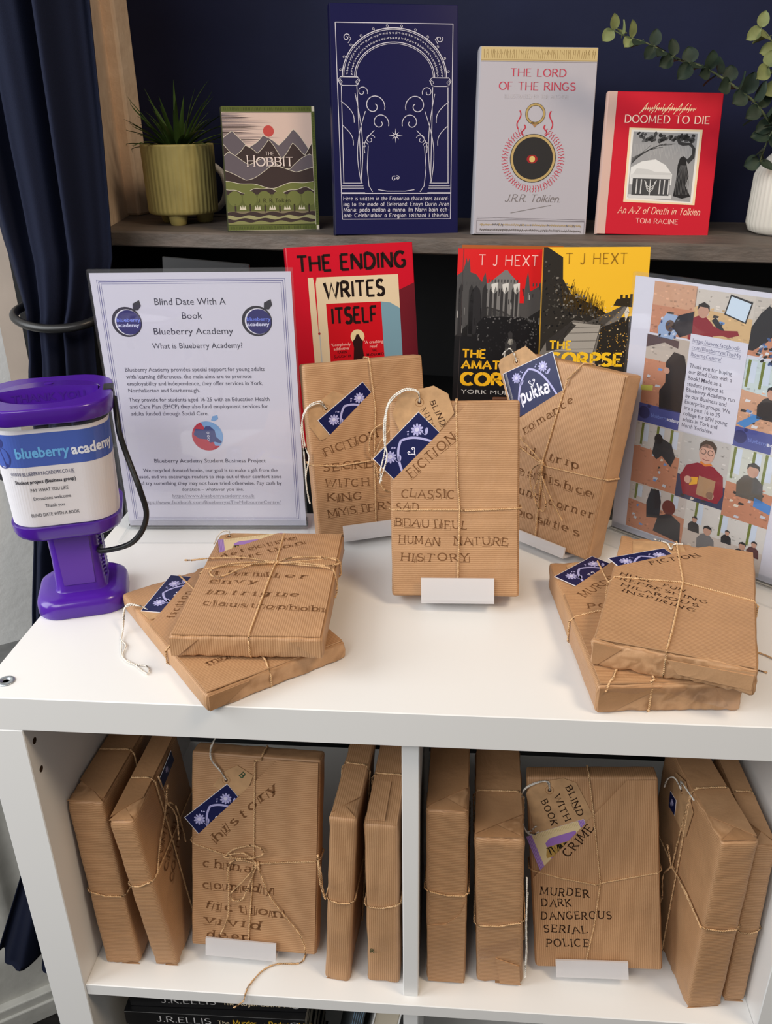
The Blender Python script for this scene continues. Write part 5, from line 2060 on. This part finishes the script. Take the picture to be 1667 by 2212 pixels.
# --- right parcel standing, turned to the left
p = Parcel('upright brown parcel stamped with the word romance, turned left beside the collage sign', (.1328, .2997, .0120, -42.8, 12.2, -.3), .1300, .0273, .2034, kx, 3, TOPG)
a = Art()
stamp(a, 'romance', 18, 116, 8.6, 74, 16, 40)
stamp(a, 'road', 2, 95, 8.6, 34, 17, 0)
stamp(a, 'trip', 56, 95, 8.6, 40, 18, 0)
stamp(a, 'resilishce', 6, 70, 8.6, 114, 19, 0)
stamp(a, 'young corner', 4, 47, 8.6, 122, 20, 0)
stamp(a, 'oposites', 10, 23, 8.6, 103, 21, 0)
p.pocket((3, 128), (94, 204), a)
p.twine([p.loop_h([(0, 103), (10, 101), (40, 91), (56, 87), (129, 92)], k=.0036), p.loop_v([(72, 209), (61, 186), (50, 92), (60, 5), (60, 0)], k=.0040)],
        [p.cord([(50, 90, 5), (40, 78, 8), (44, 62, 9), (56, 44, 9), (66, 38, 8), (68, 48, 8), (58, 66, 8), (51, 88, 5)]), p.cord([(50, 90, 5), (56, 76, 8), (74, 54, 8), (92, 35, 6)]), p.cord([(50, 90, 5), (40, 98, 8), (26, 106, 9), (14, 112, 8)]), p.cord([(50, 90, 5), (52, 74, 8), (50, 60, 9), (53, 52, 8)])], knot=(50, 90, .005))
gift_tag(p, 'plain buff tag with white string at the top corner of the romance parcel', [(-37, 183), (-35, 191), (-4, 211), (14, 203), (40, 176), (0, 140), (-14, 146)][::-1], .9, None, (-12, 192),
         [[(-12, 192, 1.6), (-16, 200, 4), (-22, 205, 5), (-30, 200, 3), (-34, 196, 1)]])
sachet(p, 'dark blue tea sachet showing its whole name in the romance parcel', (-28, 175), (34, 212), 54, navy_art(72, 54, True, True), 1.8)
stand(p, 'milky display stand under the romance parcel', -33, 39.5, -8, 7.7, 0)

# --- left pile
p = Parcel('lower brown parcel of the left pile, lying askew under the claustrophobic parcel', (-.1159, .0330, .0004, 39.2), .1376, .0178, .2076, kz, 4, TOPG, True, crumple=.0009, ends=.8)
a = Art()
stamp(a, 'fiction', 24, 128, 8, 50, 22, 47)
stamp(a, 'murder', 18, 36, 8, 60, 23, 0)
p.pocket((3, 132), (83, 206), a, lift=1.2)
p.twine([p.loop_h([(0, 86), (63, 86), (137, 88)], k=.0030), p.loop_v([(61, 207), (63, 100), (63, 14), (60, 0)], k=.0032)])
gift_tag(p, 'buff tag with a long white string hanging from the lower parcel of the left pile', [(3, 160), (40, 186), (44, 160), (20, 138), (5, 140)][::-1], .7, None, None,
         [[(10, 158, 1.2), (4, 168, 4), (-6, 176, 3), (-14, 166, -12), (-22, 150, -15.6), (-22, 138, -16.4), (-30, 124, -16.6), (-29, 108, -16.6), (-18, 94, -16.6), (-20, 84, -16.6)], [(10, 158, 1.2), (3, 166, 5), (-8, 174, 2), (-16, 162, -13), (-23, 148, -16), (-31, 122, -16.6), (-27, 106, -16.6), (-22, 82, -16.6)]], swid=.0010)
sachet(p, 'dark blue floral tea sachet in the lower parcel of the left pile', (3, 160), (54, 211), 30, navy_art(72, 30), 1.45)
p.fold([[(2, 1), (40, 1), (16, 15), (2, 16)]], 'end')

p = Parcel('upper brown parcel of the left pile, stamped intrigue claustrophobic', (-.1456, .0395, .0228, 1.7), .1355, .0205, .2028, kx, 5, TOPG, True, crumple=.0010, ends=1.0)
a = Art()
stamp(a, 'detective', 15, 142, 8.4, 84, 24, 33)
stamp(a, 'fiction', 35, 138, 8.4, 72, 25, 33)
stamp(a, 'thriller', 15, 108, 8.4, 94, 26, -3)
stamp(a, 'envy', 14, 91, 8.4, 47, 27, 0)
stamp(a, 'intrigue', 18, 71, 8.6, 88, 28, -2)
stamp(a, 'claustrophobi', 18, 51, 8.6, 114, 29, -4)
p.pocket((3, 147), (70, 206), a, lift=1.2)
p.twine([p.loop_h([(0, 119), (20, 124), (73, 131), (135, 146)], k=.0030), p.loop_v([(71, 203), (73, 132), (72, 90), (71, 0)], k=.0032)],
        [p.cord([(73, 131, 4), (50, 122, 6), (26, 100, 5), (14, 104, 4), (13, 114, 5), (30, 124, 6), (55, 130, 5), (73, 131, 4)]), p.cord([(73, 131, 4), (40, 137, 6), (6, 135, 6), (-14, 136, 3), (-22, 140, 1)]),
         p.cord([(73, 131, 4), (90, 138, 6), (118, 142, 5), (134, 138, 4), (137, 130, 4), (124, 124, 5), (100, 127, 6), (73, 131, 4)]), p.cord([(73, 131, 4), (104, 124, 5), (130, 120, 4), (136, 112, -2), (138, 100, -9), (137, 92, -13)])], knot=(73, 131, .0045))
gift_tag(p, 'buff tag with a bit of white string in the upper parcel of the left pile', [(3, 182), (2, 196), (14, 202), (60, 201), (50, 180), (12, 160)][::-1], .6, None, (12, 194),
         [[(12, 194, 1.2), (10, 203, 3), (4, 201, 4), (0, 194, 2), (-2, 182, -2)]])
sachet(p, 'cream and lilac tea sachet in the upper parcel of the left pile', (2, 184), (69, 203), 32, lilac_art(69, 32), 1.35)
p.fold([[(1, 1), (26, 2), (8, 18), (1, 19)], [(134, 1), (108, 2), (130, 18), (134, 19)]], 'end')

# --- right pile
p = Parcel('lower brown parcel of the right pile, wrapped with clear tape', (.2143, .0145, .0004, 5.3), .1206, .0271, .2144, kz, 6, TOPG, True, crumple=.0011, ends=1.0)
a = Art()
stamp(a, 'MURDER', 20, 139, 9.5, 62, 30, 38, boxes=.3)
stamp(a, 'POLICE', 20, 118, 8, 60, 31, 4, boxes=.3)
p.pocket((7, 151), (58, 202), a, lift=1.2)
p.twine([p.loop_h([(0, 104), (26, 112), (120, 116)], k=.0030), p.loop_v([(50, 214), (50, 60), (47, 4), (44, 0)], k=.0032)], [p.cord([(20, 20, 2.5), (14, 8, 3), (9, 2, 1), (6, -2.2, -4)])])
gift_tag(p, 'buff tag in the lower parcel of the right pile', [(16, 178), (16, 204), (26, 211), (56, 210), (54, 190), (24, 160)][::-1], .6)
sachet(p, 'dark blue floral tea sachet in the lower parcel of the right pile', (-1, 181), (46, 222), 36, navy_art(64, 36), 1.35)
p.fold([[(1, 1), (52, 1), (14, 24), (1, 25)], [(118, 2), (96, 2), (112, 24), (118, 24)]], 'end')
mb = MB()
pt = p.F('end')
mb.prism([(44, 0), (119, 2), (119, 26), (80, 14)], pt, .0026, .0028, film)
mb.prism([(-1, 1), (40, 0), (54, -3), (30, 6)], pt, .0028, .0030, film)
pl = p.F('left')
mb.prism([(1, 0), (25, 0), (26, 100), (2, 100)], pl, .0014, .0016, film)
mb.build('clear_tape', p.root)

p = Parcel('upper brown parcel of the right pile, stamped REFRESHING HILARIOUS INSPIRING', (.2131, .0190, .0303, -16.3), .1288, .0235, .2096, kz, 7, TOPG, True, crumple=.0015, ends=1.3)
a = Art()
stamp(a, 'FICTION', 35, 148, 6.6, 54, 32, 38, boxes=.1, ink=INK2)
stamp(a, 'HUGE', 8, 118, 5.0, 31, 33, -13, boxes=.1, ink=INK2)
stamp(a, 'FUN', 48, 109, 5.0, 20, 47, -13, boxes=.1, ink=INK2)
stamp(a, 'REFRESHING', 9, 108, 5.0, 80, 34, -13, boxes=.1, ink=INK2)
stamp(a, 'HILARIOUS', 11, 97, 5.0, 70, 35, -13, boxes=.1, ink=INK2)
stamp(a, 'INSPIRING', 13, 87, 5.0, 66, 36, -13, boxes=.1, ink=INK2)
p.pocket((-2, 129), (56, 181), a, lift=1.2)
p.twine([p.loop_h([(0, 108), (4, 111), (64, 121), (128, 109)], k=.0030), p.loop_v([(54, 209), (65, 122), (61, 28), (59, 0)], k=.0032)])
gift_tag(p, 'buff tag with a knotted white string in the upper parcel of the right pile', [(12, 196), (30, 203), (60, 204), (64, 190), (40, 164), (16, 160)][::-1], .6, None, (50, 189),
         [[(50, 189, 1.2), (46, 198, 3), (40, 204, 2), (32, 208, 1)], [(50, 189, 1.2), (52, 198, 3), (60, 204, 2)]])
sachet(p, 'dark blue floral tea sachet in the upper parcel of the right pile', (-7, 149), (43, 189), 30, navy_art(64, 30), 1.35)
p.fold([[(1, 1), (24, 3), (6, 22), (1, 22)], [(127, 1), (92, 3), (118, 20), (127, 22)], [(60, 4), (126, 4), (126, 18), (70, 16)]], 'end')
mb = MB()
mb.tube(smooth_path([(.300, .10, .0012), (.315, .106, .0012), (.330, .094, .0012), (.345, .090, .0012)], .0016), .0011, jute, 6, 1500, .62)
mb.tube(smooth_path([(.296, .078, .0012), (.306, .078, .0012), (.314, .0745, .0012)], .0016), .0011, jute, 6, 1500, .62)
o = mb.build('twine_end')
tag(o, 'loose ends of brown twine lying on the white top behind the right pile', 'twine')

# ------------------------------------------------------------------ parcels in the cubes
Z0 = SZ + .0004


def spine_parcel(label, pz, w, d, h, m, seed, zt, yt, mirror=False, tt=None, ends=1.2, folds=True):
    p = Parcel(label, pz, w, d, h, m, seed, CUBG, crumple=.0011, ends=ends, r=.0042, puff=0)
    W_, D_ = w * 1000, d * 1000
    f = (lambda P: [(W_ - u, v) for u, v in P][::-1]) if mirror else (lambda P: P)
    if folds:
        p.fold([f([(1, 2), (W_ - 1, 1), (W_ * .55, 17)]), f([(1, 32), (W_ - 1, 5), (W_ - 1, D_ - 3), (1, D_ - 3)])], 'top', .0011)
        p.fold([f([(1, 1), (W_ - 1, 1), (W_ * .5, 12)])], 'end', .0006)
    loops = []
    if zt:
        loops.append(p.loop_h([(0, zt[0]), (W_ * .5, (zt[0] + zt[1]) / 2 - 2), (W_, zt[1])], k=.0016))
    if yt:
        loops.append(p.loop_y(yt, 0.0, top=.0020))
    p.twine(loops, tt(p) if tt else [])
    return p


spine_parcel('leftmost brown parcel in the left cube, leaning on the white side panel', (-.3110, .0278, Z0, -.9, 3.0, -3.2), .0385, .150, .2172, kz, 8, (102, 97), 79)
spine_parcel('second brown parcel from the left in the left cube, its cover stamped COMEDY', (-.2630, .0287, Z0, -1.5, -1.0, -5.3), .0262, .130, .2088, kz, 9, (121, 127), 56, True,
             lambda p: [p.cord([(10, 127, 2), (30, 150, 3), (62, 172, 3), (62, 208, 3)], 'right'), p.cord([(62, 172, 4), (58, 186, 8), (66, 192, 8), (62, 172, 4)], 'right'), p.cord([(62, 172, 4), (66, 150, 8), (60, 128, 8), (62, 120, 6)], 'right'), p.cord([(62, 172, 4), (70, 160, 8), (72, 130, 8), (74, 104, 6)], 'right')])
PB = [o for o in bpy.data.objects if o.get('label', '').startswith('second brown parcel from the left')][0]


class Shell:
    pass


def side_marks(root, w, d, h, which, art):
    mb = MB()
    art.draw(mb, face(which, w, d, h), ink_flat, .0013)
    mb.build('stamped_words', root)


a = Art()
stamp(a, 'COMEDY', 22, 128, 9, 60, 37, 28)
stamp(a, 'CRIME', 30, 108, 9, 56, 38, 28)
stamp(a, 'CORPSE', 34, 88, 9, 60, 39, 28)
side_marks(PB, .0262, .130, .2088, 'right', a)
sh = Shell()
sh.M, sh.F = PB.matrix_world, (lambda which='right': face(which, .0262, .130, .2088))
sachet(sh, 'dark blue tea sachet just showing on the COMEDY parcel in the left cube', (64, 201), (104, 205), 14, small_art(40, 14), 1.0, 'right')

# centre parcel of the left cube, on a stand
p = Parcel('brown parcel stamped china comedy fiction vivid, facing out on a stand in the left cube', (-.1710, .0443, -.3583, -1.5, 17.4, .7), .1378, .025, .2197, kz, 10, CUBG, crumple=.0009)
a = Art()
stamp(a, 'history', 28, 122, 9.6, 92, 40, 44.5)
stamp(a, 'china', 14, 93, 9.4, 52, 41, -3)
stamp(a, 'comedy', 14, 68, 9.4, 74, 42, 0, boxes=.95)
stamp(a, 'fiction', 16, 45, 9.4, 84, 43, -2, boxes=.8)
stamp(a, 'vivid', 16, 27, 9.4, 62, 44, -1)
stamp(a, 'deep', 18, 11, 9.4, 48, 45, 0)
p.pocket((1, 121), (101, 226), a)
p.twine([p.loop_h([(0, 118), (40, 108), (73, 102), (139, 109)], k=.0044), p.loop_v([(76, 223), (69, 215), (69, 104), (64, 12), (64, 0)], k=.0038)],
        [p.cord([(73, 102, 5), (60, 114, 8), (44, 112, 9), (38, 108, 8), (56, 108, 8), (70, 110, 8), (80, 116, 9), (78, 122, 9), (66, 124, 9), (48, 118, 9), (40, 110, 8)]),
         p.cord([(73, 102, 5), (66, 92, 8), (56, 80, 9), (46, 68, 8), (48, 60, 8), (58, 62, 8), (64, 76, 8), (73, 102, 5)]),
         p.cord([(73, 102, 5), (52, 106, 8), (43, 98, 8), (43, 70, 7), (42, 40, 6), (34, 18, 5)]),
         p.cord([(73, 102, 5), (78, 90, 7), (87, 68, 6), (104, 46, 6), (120, 28, 7), (127, 12, 9), (126, 2, 12)])], knot=(73, 102, .0048))
mb = MB()
e0 = p.M @ p.F()(124, -6, .022)
mb.tube(smooth_path([(-.1140, .0520, SZ + .012), (-.1163, .0492, SZ + .0018), (-.1219, .0404, SZ + .0016), (-.1451, .0378, SZ + .0016), (-.1589, .0292, SZ + .0016), (-.1691, .0120, SZ + .0016), (-.1711, .0014, SZ + .0016), (-.1725, -.0024, SZ - .003), (-.1772, -.0030, SZ - .0081), (-.1836, -.0030, SZ - .0145)], .0016), .0013, jute, 6, 1500, .62)
mb.add(mb.v, [], jute)
inv = p.M.inverted()
mb.v = [tuple(inv @ Vector(v)) for v in mb.v]
mb.build('twine_tail', p.root)
a = Art()
a.stroke('B', 52, 197, 6, (60, 84, 60), None, 'L', .18, .14, .12, -44)
gift_tag(p, 'buff tag with a single green letter in the china comedy parcel', [(37, 201), (50, 208), (67, 198), (60, 178), (44, 172), (24, 184)][::-1], .9, a, (38, 191),
         [[(38, 191, 1.6), (34, 200, 4), (24, 212, 5), (22, 226, 4), (26, 236, -4)], [(38, 191, 1.6), (33, 202, 5), (22, 216, 5), (24, 232, 1)]])
sachet(p, 'dark blue floral tea sachet in the china comedy parcel', (-7, 146), (39, 187), 30, navy_art(62, 30), 1.75)
stand(p, 'milky display stand under the china comedy parcel in the left cube', -50, 26.5, -4, 15.3, SZ)

spine_parcel('brown parcel right of the china comedy parcel in the left cube', (-.0784, .0245, Z0, -3.2, 2.6, 3.2), .0261, .130, .2182, kx, 11, (112, 112), 76, True,
             lambda p: [p.cord([(0, 112, 2), (-.4, 130, 7), (.0, 158, 10), (2, 166, 11), (4, 150, 9), (2, 114, 4)], 'left')])
p = spine_parcel('brown taped parcel beside the white divider in the left cube', (-.0292, .0246, Z0, -2.4, 3.0, -.2), .0335, .130, .2101, kx, 12, (105, 110), 70, False, None, 1.0, False)
p.fold([[(1, 1), (32, 1), (32, 128), (1, 128)]], 'top', .0008)
mb = MB()
mb.prism([(2, 4), (20, 4), (20, 60), (2, 60)], p.F('top'), .0016, .0026, kx)
mb.build('paper_strip', p.root)
a = Art()
a.stroke('R', 4, 44, 5, (62, 76, 50), None, 'L', .14, .1, .1)
a.line([(3, 46), (10, 45)], .6, (62, 76, 50))
p.loose_print(a)

p = spine_parcel('brown parcel beside the white divider in the right cube, rounded like a thick paperback', (.0362, .0299, Z0, -1.2, 0, -.7), .0402, .130, .2362, kz, 13, (132, 129), None, True)
mb = MB()
f = p.F()
mb.prism([(1, 84), (20, 88), (34, 103), (39, 120), (39, 60), (38, 2), (1, 2)][::-1], f, .0004, .0011, kz)
mb.build('paper_overlap', p.root)
p = spine_parcel('brown parcel second from the divider in the right cube, its foot mended with tape', (.0920, .0318, Z0, -1.7, 0, -2.5), .0473, .130, .2030, kz, 14, (86, 93), 60, True,
                 lambda p: [])
f = p.F()
mb = MB()
mb.prism([(2, 52), (42, 72), (43, 58), (20, 42), (2, 36)][::-1], f, .0008, .0010, film)
mb.build('clear_tape', p.root)
mb = MB()
mb.prism([(20, 40), (44, 30), (45, 2), (24, 2)][::-1], f, .0004, .0016, kz)
mb.build('torn_flap', p.root)
gift_tag(p, 'buff tag with a long white string on the right side of the taped parcel', [(6, 100), (30, 100), (30, 60), (6, 60)], .9, None, None,
         [[(4, 150, 3), (2, 120, 3.2), (0, 90, 3), (-1, 60, 3.5), (1, 30, 3), (0, 12, 3)], [(4, 130, 4), (3, 80, 3), (0, 50, 4), (2, 24, 3)]], 'right')

# centre parcel of the right cube, on a stand
p = Parcel('brown parcel stamped MURDER DARK DANGEROUS, facing out on a stand in the right cube', (.1950, .0475, -.3591, -3.9, 15.6, -5.6), .1304, .025, .2136, kx, 15, CUBG, crumple=.0009)
a = Art()
kw = dict(ink=(52, 34, 24), boxes=0.0, thick=.13)
stamp(a, 'CRIME', 39, 127, 8.6, 42, 46, 49, **kw)
stamp(a, 'MURDER', 9, 85, 8.4, 49, 47, -3, **kw)
stamp(a, 'DARK', 10, 71.5, 8.0, 30, 48, 0, **kw)
stamp(a, 'DANGEROUS', 9, 57, 8.2, 71, 49, 1, **kw)
stamp(a, 'SERIAL', 11, 41.5, 8.0, 44, 50, 0, **kw)
stamp(a, 'POLICE', 13, 25.5, 8.2, 43, 51, 0, **kw)
p.pocket((9, 111), (94, 205), a)
p.twine([p.loop_h([(0, 111), (30, 104), (66, 97), (74, 100), (132, 111)], k=.0034), p.loop_v([(63, 215), (66, 170), (70, 99), (62, 50), (53, 12), (53, 0)], k=.0038)], r=.0012)
a = Art()
for s, x, y, wd, sd in (('BLIND', 39, 203, 33, 52), ('WITH', 27, 194, 30, 53), ('BOOK', 14, 188, 28, 54)):
    stamp(a, s, x, y, 6.4, wd, sd, -70, ink=(52, 34, 24), boxes=.12, thick=.13)
gift_tag(p, 'buff tag stamped BLIND WITH BOOK in the MURDER DARK parcel', [(-1, 196), (6, 207), (37, 213), (50, 208), (66, 171), (60, 150), (8, 146)][::-1], .9, a, (23, 200),
         [[(23, 200, 1.6), (22, 210, 4), (10, 210, 5), (-3, 202, 5), (-6, 186, 5), (-5, 160, 5), (4, 152, 4), (10, 156, 4)], [(23, 200, 1.6), (20, 211, 5), (6, 208, 6), (-5, 198, 5), (-7, 176, 5), (-2, 156, 5), (8, 162, 4)]])
sachet(p, 'cream and lilac tea sachet in the MURDER DARK parcel', (-3, 149), (56, 169), 42, lilac_art(62, 42), 1.75)
stand(p, 'milky display stand under the MURDER DARK parcel in the right cube', -44, 29.5, -6, 14.8, SZ)

# two leaning at the right
pI = spine_parcel('thick brown parcel leaning right of the MURDER DARK parcel, tied with twine', (.2972, .0195, Z0, 7.7, .6, .6), .0359, .140, .2240, kz, 16, (115, 112), 66, False,
                  lambda p: [p.cord([(75, 115, 4), (70, 132, 9), (80, 140, 9), (75, 115, 4)], 'left'), p.cord([(75, 115, 4), (80, 96, 8), (78, 70, 6), (82, 56, 5)], 'left'), p.cord([(75, 115, 3), (40, 118, 2), (0, 115, 2)], 'left'), p.cord([(75, 115, 3), (72, 170, 2), (66, 222, 2)], 'left')])
gift_tag(pI, 'buff tag on the left side of the thick leaning parcel in the right cube', [(56, 206), (82, 222), (104, 214), (104, 168), (62, 168)], 1.0, None, (86, 208), [[(86, 208, 2), (84, 220, 5), (70, 226, 7), (52, 226, 5)], [(86, 208, 2), (94, 216, 7), (104, 206, 9), (110, 190, 8)]], 'left')
sachet(pI, 'dark blue tea sachet on the left side of the thick leaning parcel', (92, 188), (108, 186), 18, small_art(16, 18), 1.7, 'left')
spine_parcel('slim brown parcel at the far right of the right cube, by the white side panel', (.3297, .0281, Z0, .5, .6, -1.0), .0215, .130, .2123, kz, 17, (101, 103), 67)
# ------------------------------------------------------------------ pot plant, mug, vase with eucalyptus
c = alc(0.058, 0.122, 0.3)
pot = thing('plant_pot', 'ribbed olive cream pot of spiky grass-like leaves, left end of the alcove shelf', 'pot plant', Matrix.Translation(c))
mb = MB()
rib = lambda a, z: 1.0 + (0.032 * abs(cos(a * 22)) - .022 if .02 < z < .116 else 0)
R = .0575
mb.lathe([(.001, .016), (R * .90, .016), (R * .955, .018), (R * .965, .022), (R * .98, .06), (R, .1165), (R, .1195), (R * .93, .1200), (R * .92, .112), (R * .90, .105)], pot_glaze, 176, rad=rib)
mb.build('pot_body', pot)
for k in range(3):
    t = -pi / 2 + k * 2 * pi / 3
    mb = MB()
    mb.lathe([(.0105, 0), (.0125, .002), (.0160, .0162)], pot_glaze, 20, (.034 * cos(t), .034 * sin(t), 0))
    mb.build('foot', pot)
mb = MB()
mb.lathe([(0, .106), (R * .9, .106)], soil, 40)
mb.build('soil', pot)
mb = MB()
r = random.Random(77)
for i in range(46):
    az = r.uniform(0, 2 * pi)
    el = r.uniform(.35, 1.15) if i > 7 else r.uniform(1.1, 1.5)
    L = r.uniform(.07, .118)
    bend = r.uniform(.1, .9)
    w0 = r.uniform(.0042, .0068)
    q = Vector((cos(az), sin(az), 0))
    side = Vector((-sin(az), cos(az), 0))
    P, e = Vector((0.012 * cos(az), .012 * sin(az), .107)), el
    vs, fs = [], []
    n = 9
    for k in range(n + 1):
        t = k / n
        wd = w0 * (1 - t) ** .8 * (0.7 + 1.2 * t if t < .3 else 1.05)
        up_ = Vector((-cos(az) * sin(e), -sin(az) * sin(e), cos(e)))
        vs += [P - side * wd + up_ * wd * .35, P - up_ * .0003, P + side * wd + up_ * wd * .35]
        P = P + (q * cos(e) + Vector((0, 0, 1)) * sin(e)) * (L / n)
        e -= bend / n
        P.z = max(P.z, .098)
    for k in range(n):
        for j in (0, 1):
            a_ = k * 3 + j
            fs.append((a_, a_ + 1, a_ + 4, a_ + 3))
    rr = max(hypot(v[0], v[1]) for v in vs)
    mb.add(vs, fs, blade, None, True)
# keep the leaves clear of the alcove side and back
mb.v = [(max(v[0], -.075 - .02 * (v[1])), min(v[1], .128), v[2]) for v in mb.v]
mb.build('leaves', pot)

c = alc(0.020, 0.217, 0.3)
mug = thing('mug', 'white mug behind the ribbed pot, only its handle showing', 'mug', Matrix.Translation(c) @ Matrix.Rotation(radians(-14), 4, 'Z'))
mb = MB()
mb.lathe([(0, 0), (.029, 0), (.0325, .003), (.0335, .01), (.0335, .093), (.0325, .095), (.031, .093), (.031, .008), (0, .006)], mug_white, 40)
mb.build('mug_body', mug)
mb = MB()
mb.tube(smooth_path([(.034, 0, .080), (.052, 0, .083), (.068, 0, .070), (.073, 0, .048), (.066, 0, .026), (.050, 0, .013), (.034, 0, .016)], .004), .0065, mug_white, 12, 0, .8)
mb.build('handle', mug)

VC = alc(0.985, 0.135, 0.3)
vase = thing('vase', 'cream ribbed bottle vase at the right end of the alcove shelf, holding eucalyptus', 'vase', Matrix.Translation(VC))
mb = MB()
rv = lambda a, z: 1.0 + (0.020 * abs(cos(a * 26)) - .012 if .008 < z < .080 else 0)
mb.lathe([(0, 0), (.050, 0), (.060, .004), (.0635, .014), (.0620, .075), (.0600, .082), (.048, .098), (.034, .112), (.025, .128), (.0205, .150), (.0200, .190), (.0215, .194), (.018, .193), (.017, .15)], vase_white, 208, rad=rv)
mb.build('vase_body', vase)

r = random.Random(9)


def leaf(mb, base, d, nrm, L, wd, m):
    """one cupped round leaf on a short stalk"""
    d = d.normalized()
    s = d.cross(nrm).normalized()
    n_ = s.cross(d)
    nu, nv = 7, 6
    vs = []
    for i in range(nu + 1):
        t = i / nu
        hw = wd * (sin(pi * (t ** .82)) ** .62) * .5 if 0 < t < 1 else 0.0004
        for j in range(nv + 1):
            q = 2 * j / nv - 1
            vs.append(base + d * (L * t) + s * (hw * q) + n_ * (.12 * L * (t - t * t) * 2 + .10 * wd * q * q))
    fs = [(i * (nv + 1) + j, i * (nv + 1) + j + 1, (i + 1) * (nv + 1) + j + 1, (i + 1) * (nv + 1) + j) for i in range(nu) for j in range(nv)]
    mb.add(vs, fs, m, None, True)
    mb.tube([base - d * .004, base + d * .002], .0006, twig, 5)


def branch(label, pts, nodes, L0, L1, young=0.0, tip=True):
    root = thing('eucalyptus_branch', label, 'branch', Matrix.Translation(pts[-1]), 'eucalyptus branches in the vase')
    o = Vector(pts[-1])
    P = smooth_path([Vector(p) - o for p in pts], .004)
    mb = MB()
    mb.tube(P, .0016, twig, 7, taper=lambda t: .55 + .7 * t)
    mb.build('stem', root)
    n = len(P)
    camdir = Vector((0.03, -0.57, 0.45))
    for i in range(nodes):
        t = (i + .15) / nodes
        k = min(n - 2, int(t * n * .93))
        T = (P[k] - P[k + 1]).normalized()
        f = Vector((0, -1, .25)).normalized()
        s = T.cross(f).normalized()
        L = L0 + (L1 - L0) * min(1, t * 1.6)
        for sg in (-1, 1):
            if i % 2 == 0:
                d = (s * sg * r.uniform(.75, 1) + T * r.uniform(.2, .6) + f * r.uniform(-.15, .5))
                nn = f + T * r.uniform(-.7, .3) + s * r.uniform(-.4, .4)
            else:
                d = (f * sg * .6 + s * r.uniform(-.8, .8) + T * r.uniform(.1, .5))
                nn = s + f * r.uniform(.3, .9)
            m = leaf_young if t < young else leaf_dark
            mbl = MB()
            leaf(mbl, P[k], d, nn, L * r.uniform(.85, 1.1), L * r.uniform(.72, .92), m)
            mbl.build('leaf', root)
    return root


Y = .66
top = VC + Vector((0, 0, .185))
br1 = [(.221, Y, .548), (.237, Y, .541), (.266, Y, .532), (.308, Y, .513), (.337, Y, .505), (.368, Y, .489), (.411, Y + .003, .462), (.433, Y + .008, .442), (.452, Y + .016, .446)]
br1 = [(.221, Y, .548), (.237, Y, .541), (.266, Y, .532), (.308, Y, .513), (.337, Y, .505), (.368, Y, .489), (.404, Y, .466), (.432, Y + .006, .440), (.462, Y + .018, .420), tuple(VC + Vector((-.012, 0, .172)))]
branch('long eucalyptus branch arching left from the vase over the red book', br1, 24, .018, .0265, .09)
branch('short upright eucalyptus branch with pale tip leaves at the right edge', [(.404, .675, .548), (.420, .68, .535), (.438, .68, .512), (.458, .68, .475), (.470, .69, .45), tuple(VC + Vector((0, -.008, .172)))], 9, .020, .026, .35)
branch('eucalyptus branch with pale round leaves just above the vase', [(.414, .655, .503), (.432, .66, .490), (.448, .66, .468), (.464, .67, .446), tuple(VC + Vector((-.006, -.01, .172)))], 8, .023, .028, .45)
branch('low drooping eucalyptus branch with dark leaves beside the vase neck', [(.424, .66, .395), (.430, .66, .420), (.440, .66, .440), (.458, .67, .446), tuple(VC + Vector((-.008, .0, .174)))], 8, .022, .027, 0)

# a small leafy sprig in the dark below the shelf, behind the collage sign
sp = alc(.905, -.05, .030)
spr = thing('potted_plant', 'small green plant in the dark behind the collage sign', 'pot plant', Matrix.Translation(sp))
mb = MB()
mb.lathe([(0, 0), (.030, 0), (.034, .004), (.040, .075), (.038, .078), (.034, .070), (0, .068)], black_paint, 30)
mb.build('pot_body', spr)
mb = MB()
for k in range(9):
    t = k * 2.4
    tipz = .215 - .012 * k
    q = Vector((cos(t) * .02, sin(t) * .02, .07))
    e = Vector((cos(t) * .018, sin(t) * .018, tipz - .04))
    mb.tube([q, (q + e) / 2, e], .0012, twig, 5)
    leaf(mb, e, Vector((cos(t) * .3, sin(t) * .3, 1)), Vector((0, -1, .2)), .045, .026, blade)
mb.build('leaves', spr)
